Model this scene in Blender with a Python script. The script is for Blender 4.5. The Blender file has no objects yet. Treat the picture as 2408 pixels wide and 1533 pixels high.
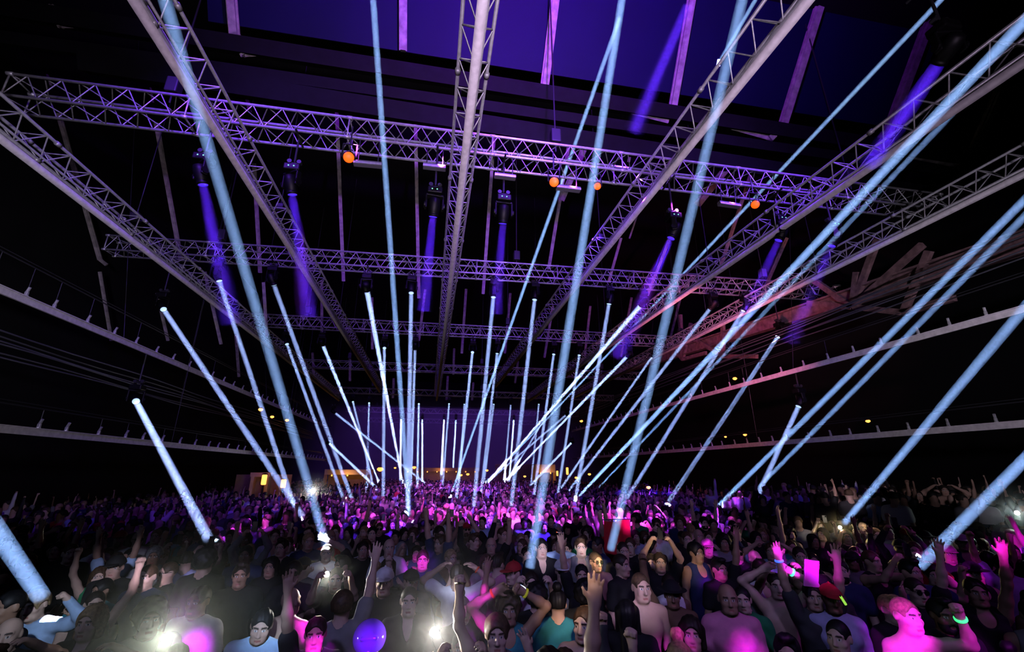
import bpy, bmesh, math, random
import numpy as np
from mathutils import Vector, Matrix, Quaternion

random.seed(7)
S = bpy.context.scene
COL = S.collection

# ------------------------------------------------------------------ camera
PW, PH = 2408.0, 1533.0
F = 1040.0
VPX, VPY = 1008.0, 1105.0            # vanishing point of the hall's long axis
CAM = Vector((0.0, 0.0, 2.85))
PITCH = math.atan((VPY - PH / 2) / F)
YAW = math.atan((PW / 2 - VPX) * math.cos(PITCH) / F)     # turned to the right
cam_data = bpy.data.cameras.new('camera')
cam = bpy.data.objects.new('camera', cam_data)
COL.objects.link(cam)
cam_data.sensor_fit = 'HORIZONTAL'
cam_data.sensor_width = 36.0
cam_data.lens = 36.0 * F / PW
cam_data.clip_start = 0.05
cam_data.clip_end = 300
cam.location = CAM
cam.rotation_euler = (math.pi / 2 + PITCH, 0, -YAW)
S.camera = cam
CAM_R = cam.rotation_euler.to_matrix()

# ------------------------------------------------------------------ world, exposure, render quality
world = bpy.data.worlds.new('night')
S.world = world
world.use_nodes = True
world.node_tree.nodes['Background'].inputs[0].default_value = (0.010, 0.008, 0.022, 1)
world.node_tree.nodes['Background'].inputs[1].default_value = 0.10
S.view_settings.view_transform = 'Standard'
S.view_settings.look = 'None'
S.view_settings.exposure = 0.0
S.view_settings.gamma = 1.0
S.view_settings.use_curve_mapping = False
cy = S.cycles
cy.max_bounces = 2
cy.diffuse_bounces = 0
cy.glossy_bounces = 0
cy.transmission_bounces = 1
cy.volume_bounces = 0
cy.transparent_max_bounces = 96
cy.sample_clamp_direct = 0
cy.sample_clamp_indirect = 4
cy.caustics_reflective = False
cy.caustics_refractive = False
cy.use_adaptive_sampling = True
cy.adaptive_threshold = 0.025
cy.use_denoising = True
cy.light_sampling_threshold = 0.03


def lamp(name, kind, loc, aim, energy, color, size=0.2, angle=30, blend=0.4, spread=None, size_y=None):
    d = bpy.data.lights.new(name, kind)
    d.energy = energy
    d.color = color
    if kind == 'AREA':
        d.size = size
        d.shape = 'DISK'
        if size_y:
            d.shape = 'RECTANGLE'
            d.size_y = size_y
        if spread is not None:
            d.spread = math.radians(spread)
    else:
        d.shadow_soft_size = size
    if kind == 'SPOT':
        d.spot_size = math.radians(angle)
        d.spot_blend = blend
    o = bpy.data.objects.new(name, d)
    COL.objects.link(o)
    o.location = loc
    if aim is not None:
        o.rotation_mode = 'QUATERNION'
        o.rotation_quaternion = (Vector(aim) - Vector(loc)).to_track_quat('-Z', 'Y')
    return o


PURPLE = (0.34, 0.12, 1.0)
PINK = (0.66, 0.06, 1.0)
BLUE = (0.10, 0.02, 1.0)

# ------------------------------------------------------------------ helpers
def ray(px, py):
    return (CAM_R @ Vector(((px - PW / 2) / F, -(py - PH / 2) / F, -1.0)))      # depth 1 along the optical axis


def on_z(px, py, z):
    d = ray(px, py)
    return CAM + d * ((z - CAM.z) / d.z)


def on_y(px, py, y):
    d = ray(px, py)
    return CAM + d * ((y - CAM.y) / d.y)


def on_x(px, py, x):
    d = ray(px, py)
    return CAM + d * ((x - CAM.x) / d.x)


def on_plane(px, py, p0, n):
    d = ray(px, py)
    return CAM + d * ((Vector(p0) - CAM).dot(n) / d.dot(n))


def at_dist(px, py, dist):
    return CAM + ray(px, py).normalized() * dist


def project(p):
    q = CAM_R.transposed() @ (Vector(p) - CAM)
    if q.z > -1e-3:
        return None
    return (PW / 2 + F * q.x / -q.z, PH / 2 - F * q.y / -q.z)


# ------------------------------------------------------------------ wash lights (unseen lamps about the trusses and the stage, some added as fill)
HAZE = 0.014
HAZE_Y0 = 50.0


def wash(name, loc, aim, energy, color, size=0.25, spread=40):
    return lamp(name, 'AREA', loc, aim, energy, color, size=size, spread=spread)


# stage behind the camera: pale light up into the trusses
lamp('stage_wash_up', 'AREA', (1.5, -3.5, 3.4), (1.2, 8, 10.2), 300, (0.82, 0.62, 0.92), size=7, size_y=0.4, spread=78)
# violet lamps that graze the nearest cross truss, and the flood into the rooflight ribs
for x in (-5, 2, 9):
    wash('truss_wash', (x, 4.2, 12.0), (x, 9.0, 10.4), 180, (0.20, 0.05, 1.0), 0.3, 75)
wash('rib_flood', (1.5, 1.0, 10.6), (2.2, 7.5, 16.5), 1500, (0.30, 0.03, 1.0), 0.4, 110)
wash('front_fill', (-2.5, -1.5, 6.6), (1.2, 6.0, 1.4), 15, (0.45, 0.42, 1.0), 0.5, 60)  # dim fill pair, added to lift the front rows
wash('front_fill', (2.5, -1.5, 6.6), (2.6, 6.6, 1.4), 9, (0.48, 0.42, 1.0), 0.5, 55)
wash('side_wash', (-9, 2.0, 7.0), (-4.0, 6.5, 1.4), 3.5, (0.40, 0.55, 1.0), 0.5, 70)
wash('side_wash', (9, 0.0, 7.0), (5.5, 4.6, 1.4), 11, (0.60, 0.06, 1.0), 0.5, 70)
wash('girder_fill', (8.0, 11.0, 6.0), (15.2, 22, 10.5), 170, (1.0, 0.22, 0.38), 0.3, 80)  # reddish lamp added in mid-air to bring out the girder
# far end: violet haze
lamp('far_wash', 'AREA', (2.5, 63.0, 12.2), (2.5, 66.0, 0.0), 1500, (0.27, 0.08, 1.0), size=26, size_y=2.0, spread=150)
# violet wash over the middle of the crowd, from the second to fourth cross truss
for x, y, tx, ty, e, a in ((-4, 15.6, -3, 19, 38, 52), (1.5, 15.6, 1.5, 18, 60, 52), (6.5, 15.6, 6, 18.5, 50, 52), (-2, 23.1, 0, 31, 85, 60), (4, 23.1, 4, 31, 85, 60), (2, 33.2, 2, 42, 110, 66)):
    wash('crowd_wash', (x, y, 9.3), (tx, ty, 1.5), e * 3.2, (0.44, 0.10, 1.0), 0.3, a)
# pink pools on the crowd below the second truss
for px, py, e, a in ((600, 1240, 1.6, 13), (690, 1236, 1.6, 13), (850, 1222, 2.6, 18), (960, 1212, 6.0, 20), (1080, 1206, 7, 20), (1210, 1212, 8, 18), (1330, 1220, 9, 16), (1440, 1218, 9, 16), (1560, 1226, 8, 16), (1650, 1220, 7, 14), (1750, 1208, 3, 13)):
    t = on_z(px, py, 1.6)
    wash('pink_pool', (t.x * 0.75 + 0.3, 8.7, 9.9), t, e * 16, PINK, 0.14, a)
# narrow pink spots, added just above the camera to land on chosen figures
for px, py, e, a in ((990, 1308, .42, 4.5), (1126, 1392, .40, 3.4), (1828, 1330, .35, 4.2), (1908, 1350, .45, 4.2), (2128, 1442, .30, 5.0), (2158, 1500, .35, 3.8), (2228, 1302, .30, 4.0), (2052, 1292, .25, 3.8), (726, 1432, .30, 3.4),
                     (742, 1500, .28, 3.4), (440, 1475, .30, 3.2), (2400, 1270, .28, 4.0), (870, 1505, .20, 4.6), (1668, 1280, .20, 3.4), (1780, 1312, .22, 3.0), (1995, 1280, .2, 3.0)):
    t = on_z(px, py, 1.75)
    wash('pink_spot', (t.x * 0.1 + 0.1, -0.9, 4.0), t, e * 1.9, (0.66, 0.01, 0.95), 0.1, a * 0.8)
# pale fill lamps added to brighten the two side walls' rails
wash('rail_fill', (-2.5, -2.5, 4.2), (-9.5, 9.0, 6.6), 60, (0.78, 0.70, 0.95), 0.4, 44)
wash('rail_fill', (6.0, -2.5, 4.2), (13.4, 9.0, 6.6), 60, (0.80, 0.70, 0.90), 0.4, 44)
for px, py, e, a in ((1690, 1338, .2, 3.0), (1850, 1345, .3, 3.0), (2300, 1330, .3, 3.4), (1470, 1240, .5, 3.2), (2180, 1470, .3, 3.0), (1610, 1480, .2, 4), (1800, 1480, .16, 4), (2340, 1470, .25, 5), (1130, 1450, .2, 3)):
    t = on_z(px, py, 1.75)
    wash('pink_spot', (t.x * 0.1 + 0.1, -0.9, 4.0), t, e * 1.7, (0.66, 0.01, 0.95), 0.1, a * 0.8)
# small pale and warm spots added by the camera to pick out single figures
for px, py, e, a, c in ((110, 1412, .55, 9.0, (0.62, 0.75, 1.0)), (262, 1330, .30, 6.0, (0.72, 0.70, 1.0)), (345, 1358, .22, 3.0, (0.75, 0.65, 0.9)), (440, 1335, .22, 5.0, (0.6, 0.6, 1.0)), (570, 1352, .18, 5.0, (0.7, 0.6, 1.0)), (620, 1462, .25, 4.5, (0.5, 0.7, 1.0)),
                        (1275, 1300, .35, 4.0, (0.75, 0.7, 1.0)), (1366, 1290, .3, 3.0, (0.9, 0.8, 0.9)), (1412, 1312, .55, 2.2, (1.0, 0.72, 0.38)), (1505, 1395, .3, 6.0, (0.75, 0.62, 1.0)), (1545, 1300, .3, 3.6, (1.0, 0.72, 0.45)), (1340, 1430, .35, 6.0, (1.0, 0.75, 0.55)),
                        (1640, 1320, .16, 4.0, (1.0, 0.75, 0.5)), (1925, 1240, .4, 3.4, (1.0, 0.85, 0.6)), (2030, 1240, .35, 2.2, (1.0, 0.7, 0.5)), (1075, 1350, .3, 4.0, (0.7, 0.75, 1.0)), (1985, 1160, .5, 4.5, (0.9, 0.7, 0.9))):
    t = on_z(px, py, 1.7)
    if t.y > 12 or t.y < 0:
        t = CAM + ray(px, py) * 11
    wash('accent_spot', (t.x * 0.1 - 0.2, -0.9, 4.1), t, e * 1.3, c, 0.1, a)


def mat(name, color=(0.5, 0.5, 0.5), rough=0.6, metal=0.0, emit=None, strength=0.0, noise=0.0, scale=8.0, by_object=False):
    m = bpy.data.materials.new(name)
    m.use_nodes = True
    nt = m.node_tree
    b = nt.nodes['Principled BSDF']
    b.inputs['Roughness'].default_value = rough
    b.inputs['Metallic'].default_value = metal
    b.inputs['Specular IOR Level'].default_value = 0.3
    src = None
    if by_object:
        oi = nt.nodes.new('ShaderNodeObjectInfo')
        src = oi.outputs['Color']
    if noise > 0:
        tc = nt.nodes.new('ShaderNodeTexCoord')
        nz = nt.nodes.new('ShaderNodeTexNoise')
        nz.inputs['Scale'].default_value = scale
        nz.inputs['Detail'].default_value = 4
        nt.links.new(tc.outputs['Object'], nz.inputs['Vector'])
        rmp = nt.nodes.new('ShaderNodeMapRange')
        rmp.inputs[1].default_value = 0.3
        rmp.inputs[2].default_value = 0.7
        rmp.inputs[3].default_value = 1 - noise
        rmp.inputs[4].default_value = 1 + noise
        nt.links.new(nz.outputs['Fac'], rmp.inputs[0])
        mx = nt.nodes.new('ShaderNodeVectorMath')
        mx.operation = 'SCALE'
        if src:
            nt.links.new(src, mx.inputs[0])
        else:
            mx.inputs[0].default_value = color[:3]
        nt.links.new(rmp.outputs[0], mx.inputs['Scale'])
        src = mx.outputs[0]
    if src:
        nt.links.new(src, b.inputs['Base Color'])
    else:
        b.inputs['Base Color'].default_value = (*color[:3], 1)
    if emit:
        b.inputs['Emission Color'].default_value = (*emit, 1)
        b.inputs['Emission Strength'].default_value = strength
    return m


def volume_mat(name, color, density, aniso=0.0):
    m = bpy.data.materials.new(name)
    m.use_nodes = True
    nt = m.node_tree
    nt.nodes.remove(nt.nodes['Principled BSDF'])
    sc = nt.nodes.new('ShaderNodeVolumeScatter')
    sc.inputs['Color'].default_value = (*color, 1)
    sc.inputs['Density'].default_value = density
    sc.inputs['Anisotropy'].default_value = aniso
    nt.links.new(sc.outputs[0], nt.nodes['Material Output'].inputs['Volume'])
    return m


def tag(o, label=None, cat=None, group=None, kind=None):
    if label:
        o['label'] = label
    if cat:
        o['category'] = cat
    if group:
        o['group'] = group
    if kind:
        o['kind'] = kind
    return o


def empty(name, loc=(0, 0, 0), rz=0.0):
    o = bpy.data.objects.new(name, None)
    COL.objects.link(o)
    o.location = loc
    o.rotation_euler = (0, 0, rz)
    o.empty_display_size = 0.1
    return o


class MB:
    """collects boxes, bars, tubes and lathes and links them as ONE mesh object"""
    def __init__(self):
        self.v, self.f = [], []

    def add(self, vs, fs):
        b = len(self.v)
        self.v += [tuple(x) for x in vs]
        self.f += [tuple(b + i for i in q) for q in fs]
        return self

    def box(self, c, s, rot=None, bev=0.0):
        hx, hy, hz = s[0] / 2, s[1] / 2, s[2] / 2
        c = Vector(c)
        if bev <= 0:
            vs = [Vector((x, y, z)) for x in (-hx, hx) for y in (-hy, hy) for z in (-hz, hz)]
            fs = [(0, 1, 3, 2), (4, 6, 7, 5), (0, 4, 5, 1), (2, 3, 7, 6), (0, 2, 6, 4), (1, 5, 7, 3)]
        else:
            bm = bmesh.new()
            bmesh.ops.create_cube(bm, size=1.0)
            bmesh.ops.scale(bm, vec=s, verts=bm.verts)
            bmesh.ops.bevel(bm, geom=bm.edges[:], offset=bev, segments=2, profile=0.5, affect='EDGES')
            bm.verts.index_update()
            vs = [v.co.copy() for v in bm.verts]
            fs = [[v.index for v in q.verts] for q in bm.faces]
            bm.free()
        if rot is not None:
            vs = [rot @ v for v in vs]
        return self.add([v + c for v in vs], fs)

    def tube(self, a, b, r, n=8, r2=None, cap=True):
        a, b = Vector(a), Vector(b)
        r2 = r if r2 is None else r2
        d = (b - a).normalized()
        u = d.orthogonal().normalized()
        w = d.cross(u)
        vs = []
        for p, rr in ((a, r), (b, r2)):
            for i in range(n):
                t = 2 * math.pi * i / n
                vs.append(p + (u * math.cos(t) + w * math.sin(t)) * rr)
        fs = [(i, (i + 1) % n, n + (i + 1) % n, n + i) for i in range(n)]
        if cap:
            fs += [tuple(range(n - 1, -1, -1)), tuple(range(n, 2 * n))]
        return self.add(vs, fs)

    def bar(self, a, b, w, h, up=(0, 0, 1)):
        a, b = Vector(a), Vector(b)
        d = (b - a).normalized()
        x = d.cross(Vector(up))
        if x.length < 1e-4:
            x = d.orthogonal()
        x.normalize()
        z = x.cross(d)
        vs = [p + x * sx * w / 2 + z * sz * h / 2 for p in (a, b) for sx, sz in ((-1, -1), (1, -1), (1, 1), (-1, 1))]
        fs = [(0, 1, 5, 4), (1, 2, 6, 5), (2, 3, 7, 6), (3, 0, 4, 7), (3, 2, 1, 0), (4, 5, 6, 7)]
        return self.add(vs, fs)

    def lathe(self, prof, n=16, c=(0, 0, 0), rot=None):
        """prof: list of (radius, z)"""
        c = Vector(c)
        vs = []
        for r, z in prof:
            for i in range(n):
                t = 2 * math.pi * i / n
                v = Vector((r * math.cos(t), r * math.sin(t), z))
                vs.append((rot @ v if rot is not None else v) + c)
        fs = []
        for k in range(len(prof) - 1):
            for i in range(n):
                j = (i + 1) % n
                fs.append((k * n + i, k * n + j, (k + 1) * n + j, (k + 1) * n + i))
        fs.append(tuple(range(n - 1, -1, -1)))
        fs.append(tuple((len(prof) - 1) * n + i for i in range(n)))
        return self.add(vs, fs)

    def mesh(self, name, m, smooth=False):
        me = bpy.data.meshes.new(name)
        me.from_pydata([tuple(v) for v in self.v], [], self.f)
        me.materials.append(m)
        if smooth:
            for p in me.polygons:
                p.use_smooth = True
        me.update()
        return me

    def build(self, name, m, parent=None, smooth=False):
        o = bpy.data.objects.new(name, self.mesh(name, m, smooth))
        COL.objects.link(o)
        if parent is not None:
            o.parent = parent
        return o


def link(name, mesh, parent=None, loc=None, color=None):
    o = bpy.data.objects.new(name, mesh)
    COL.objects.link(o)
    if parent is not None:
        o.parent = parent
    if loc is not None:
        o.location = loc
    if color is not None:
        o.color = (*color[:3], 1)
    return o


M = {}
M['floor'] = mat('dark floor', (0.02, 0.02, 0.022), 0.7, noise=0.3, scale=2)
M['wall'] = mat('black painted wall', (0.004, 0.004, 0.006), 0.9, noise=0.35, scale=0.8)
M['roof'] = mat('dark roof sheet', (0.0025, 0.0025, 0.004), 0.9, noise=0.3, scale=0.6)
M['glazing'] = mat('blue roof glazing', (0.0006, 0.0006, 0.040), 0.7, noise=0.12, scale=0.7)
M['rib'] = mat('painted steel rib', (0.42, 0.38, 0.36), 0.6, noise=0.35, scale=5)
M['gutter'] = mat('dark gutter steel', (0.003, 0.003, 0.006), 0.8, noise=0.4, scale=3)
M['girder'] = mat('rusty painted girder', (0.24, 0.14, 0.15), 0.7, noise=0.45, scale=4)
M['alu'] = mat('brushed aluminium', (0.62, 0.62, 0.66), 0.45, 0.55, noise=0.18, scale=14)
M['batten'] = mat('grey batten housing', (0.16, 0.15, 0.20), 0.6)
M['pipe'] = mat('pale cable pipe', (0.74, 0.70, 0.72), 0.6, 0.1, noise=0.15, scale=9)
M['black'] = mat('black fixture plastic', (0.003, 0.003, 0.004), 0.5, noise=0.2, scale=20)
M['darkmetal'] = mat('dark steel', (0.05, 0.05, 0.06), 0.5, 0.5)
M['chain'] = mat('hoist chain', (0.2, 0.2, 0.25), 0.5, 0.6)
M['lens'] = mat('lit lens', (0.6, 0.8, 1.0), 0.2, emit=(0.5, 0.75, 1.0), strength=1.0)
M['lens_uv'] = mat('violet lit lens', (0.3, 0.1, 1.0), 0.2, emit=(0.08, 0.03, 1.0), strength=0.8)
M['lens_off'] = mat('dark lens', (0.02, 0.03, 0.03), 0.08)
M['orange'] = mat('orange glowing lamp', (1, 0.25, 0.02), 0.4, emit=(1.0, 0.075, 0.002), strength=1.7)
M['amber'] = mat('amber bar light', (1, 0.6, 0.2), 0.4, emit=(1.0, 0.34, 0.06), strength=3.0)
M['cream'] = mat('cream panel', (0.62, 0.50, 0.36), 0.7, noise=0.15, scale=2)
M['tan'] = mat('tan bar front', (0.42, 0.27, 0.15), 0.7, noise=0.2, scale=2)
M['glint_green'] = mat('tiny green led', (0.2, 0.8, 0.5), 0.4, emit=(0.25, 1.0, 0.55), strength=1.2)  # green reflections on the dark heads, painted as glowing dots
# ------------------------------------------------------------------ the hall
XL, XR, YB, YF, ZC = -15.5, 21.0, -7.0, 78.0, 17.5


def struct(name, mb, m):
    o = mb.build(name, m)
    o['kind'] = 'structure'
    return o


struct('floor', MB().box(((XL + XR) / 2, (YB + YF) / 2, -0.05), (XR - XL, YF - YB, 0.1)), M['floor'])
struct('wall_left', MB().box((XL - 0.1, (YB + YF) / 2, ZC / 2), (0.2, YF - YB, ZC)), M['wall'])
struct('wall_right', MB().box((XR + 0.1, (YB + YF) / 2, ZC / 2), (0.2, YF - YB, ZC)), M['wall'])
struct('wall_far', MB().box(((XL + XR) / 2, YF + 0.1, ZC / 2), (XR - XL, 0.2, ZC)), M['wall'])
struct('wall_back', MB().box(((XL + XR) / 2, YB - 0.1, ZC / 2), (XR - XL, 0.2, ZC)), M['wall'])
struct('ceiling', MB().box(((XL + XR) / 2, (YB + YF) / 2, ZC + 0.1), (XR - XL, YF - YB, 0.2)), M['roof'])

# ---- sawtooth rooflights: each bay's face falls 60 degrees away from the stage
SLOPE = Vector((0, math.cos(math.radians(58)), -math.sin(math.radians(58))))
NRM = Vector((1, 0, 0)).cross(SLOPE).normalized()


def row_plane(px, py, z):
    return on_z(px, py, z)


ROWS = {'a': row_plane(1100, 170, 14.4), 'b': row_plane(975, 655, 11.6), 'c': row_plane(1000, 830, 11.6), 'd': row_plane(1000, 905, 11.6)}


def on_row(px, py, r):
    return on_plane(px, py, ROWS[r], NRM)


n_beam = [0]


def rib(pts, r, w, name='ceiling_beam', m='rib'):
    """a steel rib that follows pixel points on the plane of one rooflight row"""
    P = [on_row(x, y, r) for x, y in pts]
    mb = MB()
    for a, b in zip(P, P[1:]):
        d = (b - a).normalized()
        mb.bar(a - d * 0.02, b + d * 0.02, w, w * 1.2, up=NRM)
        mb.bar(a + NRM * -0.02 - d * 0.02, b - NRM * 0.02 + d * 0.02, w * 1.5, w * 0.25, up=NRM)
    o = mb.build(name, M[m])
    o['kind'] = 'structure'
    return o


RIBS_A = [([(540, -60), (552, 82), (578, 128)], 0.26), ([(948, -60), (948, 118)], 0.2), ([(1312, -60), (1280, 205)], 0.24),
          ([(1632, -40), (1582, 250)], 0.26), ([(1925, 20), (1842, 290), (1808, 325)], 0.28), ([(2188, 40), (2088, 310), (2060, 345)], 0.3),
          ([(2350, 215), (2290, 352), (2240, 388)], 0.28), ([(118, 18), (148, 60)], 0.22)]
for pts, w in RIBS_A:
    rib(pts, 'a', w * 0.75)
# short flanges at the elbows
for a, b in [((578, 128), (650, 124)), ((1808, 325), (1720, 300)), ((2060, 345), (1940, 333)), ((2240, 388), (2140, 368)), ((1570, 285), (1480, 262)),
             ((148, 60), (290, 62)), ((160, 118), (288, 136))]:
    rib([a, b], 'a', 0.09)
for x0, y0, x1, y1, w in [(100, 140, 120, 200, .1), (345, 150, 360, 240, .1), (138, 268, 235, 610, .26), (368, 290, 426, 612, .26), (482, 640, 520, 808, .2),
                          (575, 205, 588, 262, .22), (598, 385, 612, 640, .24), (620, 665, 628, 790, .2), (788, 160, 808, 660, .22), (975, 178, 985, 700, .22),
                          (1168, 235, 1136, 690, .22), (1352, 250, 1290, 632, .24), (1500, 270, 1478, 380, .2), (1460, 560, 1432, 660, .2),
                          (1578, 552, 1512, 720, .22), (1780, 365, 1690, 640, .26), (1918, 340, 1890, 430, .22), (1850, 560, 1780, 720, .26), (2140, 430, 2120, 470, .2),
                          (1480, 560, 1500, 500, .12), (235, 610, 250, 622, .2), (235, 640, 262, 800, .18), (370, 690, 395, 800, .18)]:
    rib([(x0, y0), (x1, y1)], 'b', w * 0.46)
for x0, y0, x1, y1 in [(757, 660, 757, 780), (875, 700, 876, 820), (1000, 680, 985, 800), (1096, 680, 1086, 830), (1200, 690, 1187, 830), (1300, 720, 1280, 840),
                       (1388, 720, 1375, 835), (1485, 700, 1460, 838), (1600, 700, 1575, 800), (555, 790, 562, 885)]:
    rib([(x0, y0), (x1, y1)], 'c', 0.13)
for x0, y0, x1, y1 in [(735, 830, 738, 880), (823, 830, 823, 895), (926, 890, 924, 935), (1068, 820, 1066, 880), (1218, 850, 1211, 900), (1053, 885, 1050, 940), (1113, 900, 1110, 940)]:
    rib([(x0, y0), (x1, y1)], 'd', 0.16)
rib([(1400, 290), (1320, 470)], 'b', 0.2)
rib([(1762, 330), (1640, 480)], 'b', 0.26)
# the glazing band between the ribs of the nearest bay, and the gutters below it
c = [on_row(x, y, 'a') for x, y in ((470, -150), (2330, -150), (2130, 300), (480, 42))]
mb = MB().add([p + NRM * 0.22 for p in c] + [p + NRM * 0.30 for p in c],
              [(0, 1, 2, 3), (7, 6, 5, 4), (0, 4, 5, 1), (1, 5, 6, 2), (2, 6, 7, 3), (3, 7, 4, 0)])
o = mb.build('window_1', M['glazing'])
o['kind'] = 'structure'
for i, (a, b, w, rr) in enumerate([((420, 85), (2080, 345), 0.42, 'a'), ((560, 168), (2000, 372), 0.3, 'a'), ((700, 225), (1950, 420), 0.5, 'a')]):
    p, q = on_row(*a, rr), on_row(*b, rr)
    e = (q - p) * 0.3
    s = MB().bar(p - e, q + e, w, w, up=NRM).build('ceiling_beam', M['gutter'])
    s['kind'] = 'structure'
# small ceiling speakers / panels on the roof steel
for i, (px, py, r) in enumerate([(1261, 318, 'b'), (883, 262, 'b'), (1867, 400, 'b'), (2106, 432, 'b')]):
    p = on_row(px, py, r)
    s = 0.42
    rt = empty('ceiling_speaker', p)
    tag(rt, ['small pale ceiling speaker right of the centre truss under the roof', 'small dim ceiling speaker left of the centre truss under the roof',
             'small ceiling speaker above the right end of the nearest cross truss', 'small ceiling speaker nearest the right wall under the roof'][i], 'speaker')
    MB().box((0, 0, 0), (s, s * 0.7, s), bev=0.03).build('cabinet', M['rib'], rt)
    MB().box((0, -s * 0.37, 0), (s * 0.86, 0.02, s * 0.86)).build('grille', M['gutter'], rt)
    MB().bar((0, 0, s * 0.4), (0, 0.05, s * 1.2), 0.05, 0.05).build('bracket', M['darkmetal'], rt)

# ---- the roof's big edge girder on the right
GX = 15.2
A0, A1 = on_x(1405, 895, GX), on_x(2470, 575, GX)
dirg = (A1 - A0).normalized()
g = MB()
g.bar(A0, A1, 0.35, 0.07).bar(A0 + Vector((0, 0, 0.55)), A1 + Vector((0, 0, 0.55)), 0.35, 0.07).bar(A0 + Vector((0, 0, 0.27)), A1 + Vector((0, 0, 0.27)), 0.05, 0.5)
root = empty('roof_girder', A0)
tag(root, 'long rusty steel roof girder with fanned struts along the right side', 'girder')
o = g.build('girder_flange', M['girder'], None)
o.parent = root
o.matrix_parent_inverse = Matrix.Translation(-A0)
for (x0, y0), tips in {(2005, 722): [(1915, 660), (2065, 560), (2015, 640), (2170, 575), (1900, 712)], (2125, 735): [(2185, 590), (2010, 722), (2245, 700)],
                       (1605, 845): [(1600, 740), (1660, 830), (1575, 805), (1625, 760)], (1700, 838): [(1640, 800), (1780, 838), (1700, 740)]}.items():
    p = on_x(x0, y0, GX - 0.1)
    for t in tips:
        q = on_x(*t, GX - 0.1)
        o = MB().bar(p, q, 0.16, 0.2).build('strut', M['girder'], None)
        o.parent = root
        o.matrix_parent_inverse = Matrix.Translation(-A0)

# ------------------------------------------------------------------ trusses
HT = 10.35


def reparent(o, root):
    o.parent = root
    o.matrix_parent_inverse = Matrix.Translation(-Vector(root.location))
    return o


def lattice(mb, a, b, up, step, r=0.013, n=5):
    """zig-zag tubes between two parallel chord lines a->b and (a+up)->(b+up)"""
    L = (b - a).length
    k = max(2, int(round(L / step)))
    for i in range(k):
        p0, p1 = a.lerp(b, i / k), a.lerp(b, (i + 0.5) / k)
        p2 = a.lerp(b, (i + 1) / k)
        mb.tube(p0, p1 + up, r, n, cap=False)
        mb.tube(p1 + up, p2, r, n, cap=False)


def box_truss(a, b, label, s=0.27, r=0.034, step=0.62):
    root = empty('lighting_truss', a)
    tag(root, label, 'truss', 'trusses across the hall')
    d = (b - a).normalized()
    x = Vector((-d.y, d.x, 0)).normalized()
    z = Vector((0, 0, 1))
    lat = MB()
    cs = {}
    for sx in (-1, 1):
        for sz in (-1, 1):
            off = x * sx * s + z * sz * s
            cs[(sx, sz)] = (a + off, b + off)
            reparent(MB().tube(a + off, b + off, r, 10).build('chord', M['alu'], smooth=True), root)
    lattice(lat, *cs[(-1, -1)], z * 2 * s, step)
    lattice(lat, *cs[(1, -1)], z * 2 * s, step)
    lattice(lat, *cs[(-1, -1)], x * 2 * s, step)
    lattice(lat, *cs[(-1, 1)], x * 2 * s, step)
    L = (b - a).length
    k = int(L / 3.0)
    con = MB()
    for i in range(k + 1):
        p = a + d * (i * L / k)
        for sx in (-1, 1):
            for sz in (-1, 1):
                con.tube(p + x * sx * s + z * sz * s - d * 0.06, p + x * sx * s + z * sz * s + d * 0.06, r * 1.25, 10)
        for e0, e1 in (((-1, -1), (-1, 1)), ((1, -1), (1, 1)), ((-1, 1), (1, 1)), ((-1, -1), (1, -1))):
            con.tube(p + x * e0[0] * s + z * e0[1] * s, p + x * e1[0] * s + z * e1[1] * s, 0.018, 6)
    lat.add(con.v, con.f)
    reparent(lat.build('lattice', M['alu'], smooth=True), root)
    for f in (0.12, 0.5, 0.88):
        p = a + d * L * f + z * s
        reparent(MB().tube(p, Vector((p.x, p.y, ZC + 0.02)), 0.02, 6).box(p + z * 0.45, (0.25, 0.25, 0.4), bev=0.03).build('hoist', M['darkmetal']), root)
    return root


T = []          # (a, b) of each cross truss
TPIX = [((40, 222), (2195, 487)), ((262, 578), (1965, 690)), ((555, 757), (1720, 806)), ((715, 856), (1500, 884)), ((790, 920), (1440, 934)), ((815, 966), (1400, 972)), ((865, 990), (1370, 994))]
ORD = ['nearest', 'second', 'third', 'fourth', 'fifth', 'sixth', 'seventh']
EXTRA = ['nearest cross truss, lit purple, with orange lamps hanging under it', 'second cross truss from the front, silvery purple, bright beams starting below',
         'third cross truss from the front, thin and pale purple', 'fourth cross truss from the front, short and dim', 'fifth cross truss from the front, faint in haze',
         'sixth cross truss from the front, small and hazy violet', 'farthest and smallest cross truss, barely visible in violet haze']
for i, (p, q) in enumerate(TPIX):
    if i < 2:
        a, b = on_z(*p, HT), on_z(*q, HT)
    else:
        y = on_z((p[0] + q[0]) / 2, (p[1] + q[1]) / 2, HT).y
        a, b = on_y(*p, y), on_y(*q, y)
        z = (a.z + b.z) / 2
        a.z = b.z = z
        b.x = min(b.x, 20.4)
    T.append((a, b))
    print('truss', i, [round(v, 2) for v in a], [round(v, 2) for v in b])
    box_truss(a, b, EXTRA[i], s=0.27 if i < 5 else 0.3, step=0.62 if i < 3 else 0.9)


def on_truss(px, py, i, dy=0.0):
    a, b = T[i]
    d = (b - a).normalized()
    n = Vector((-d.y, d.x, 0)).normalized()
    return on_plane(px, py, a + Vector((0, dy, 0)), n)


LONG = {}


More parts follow.
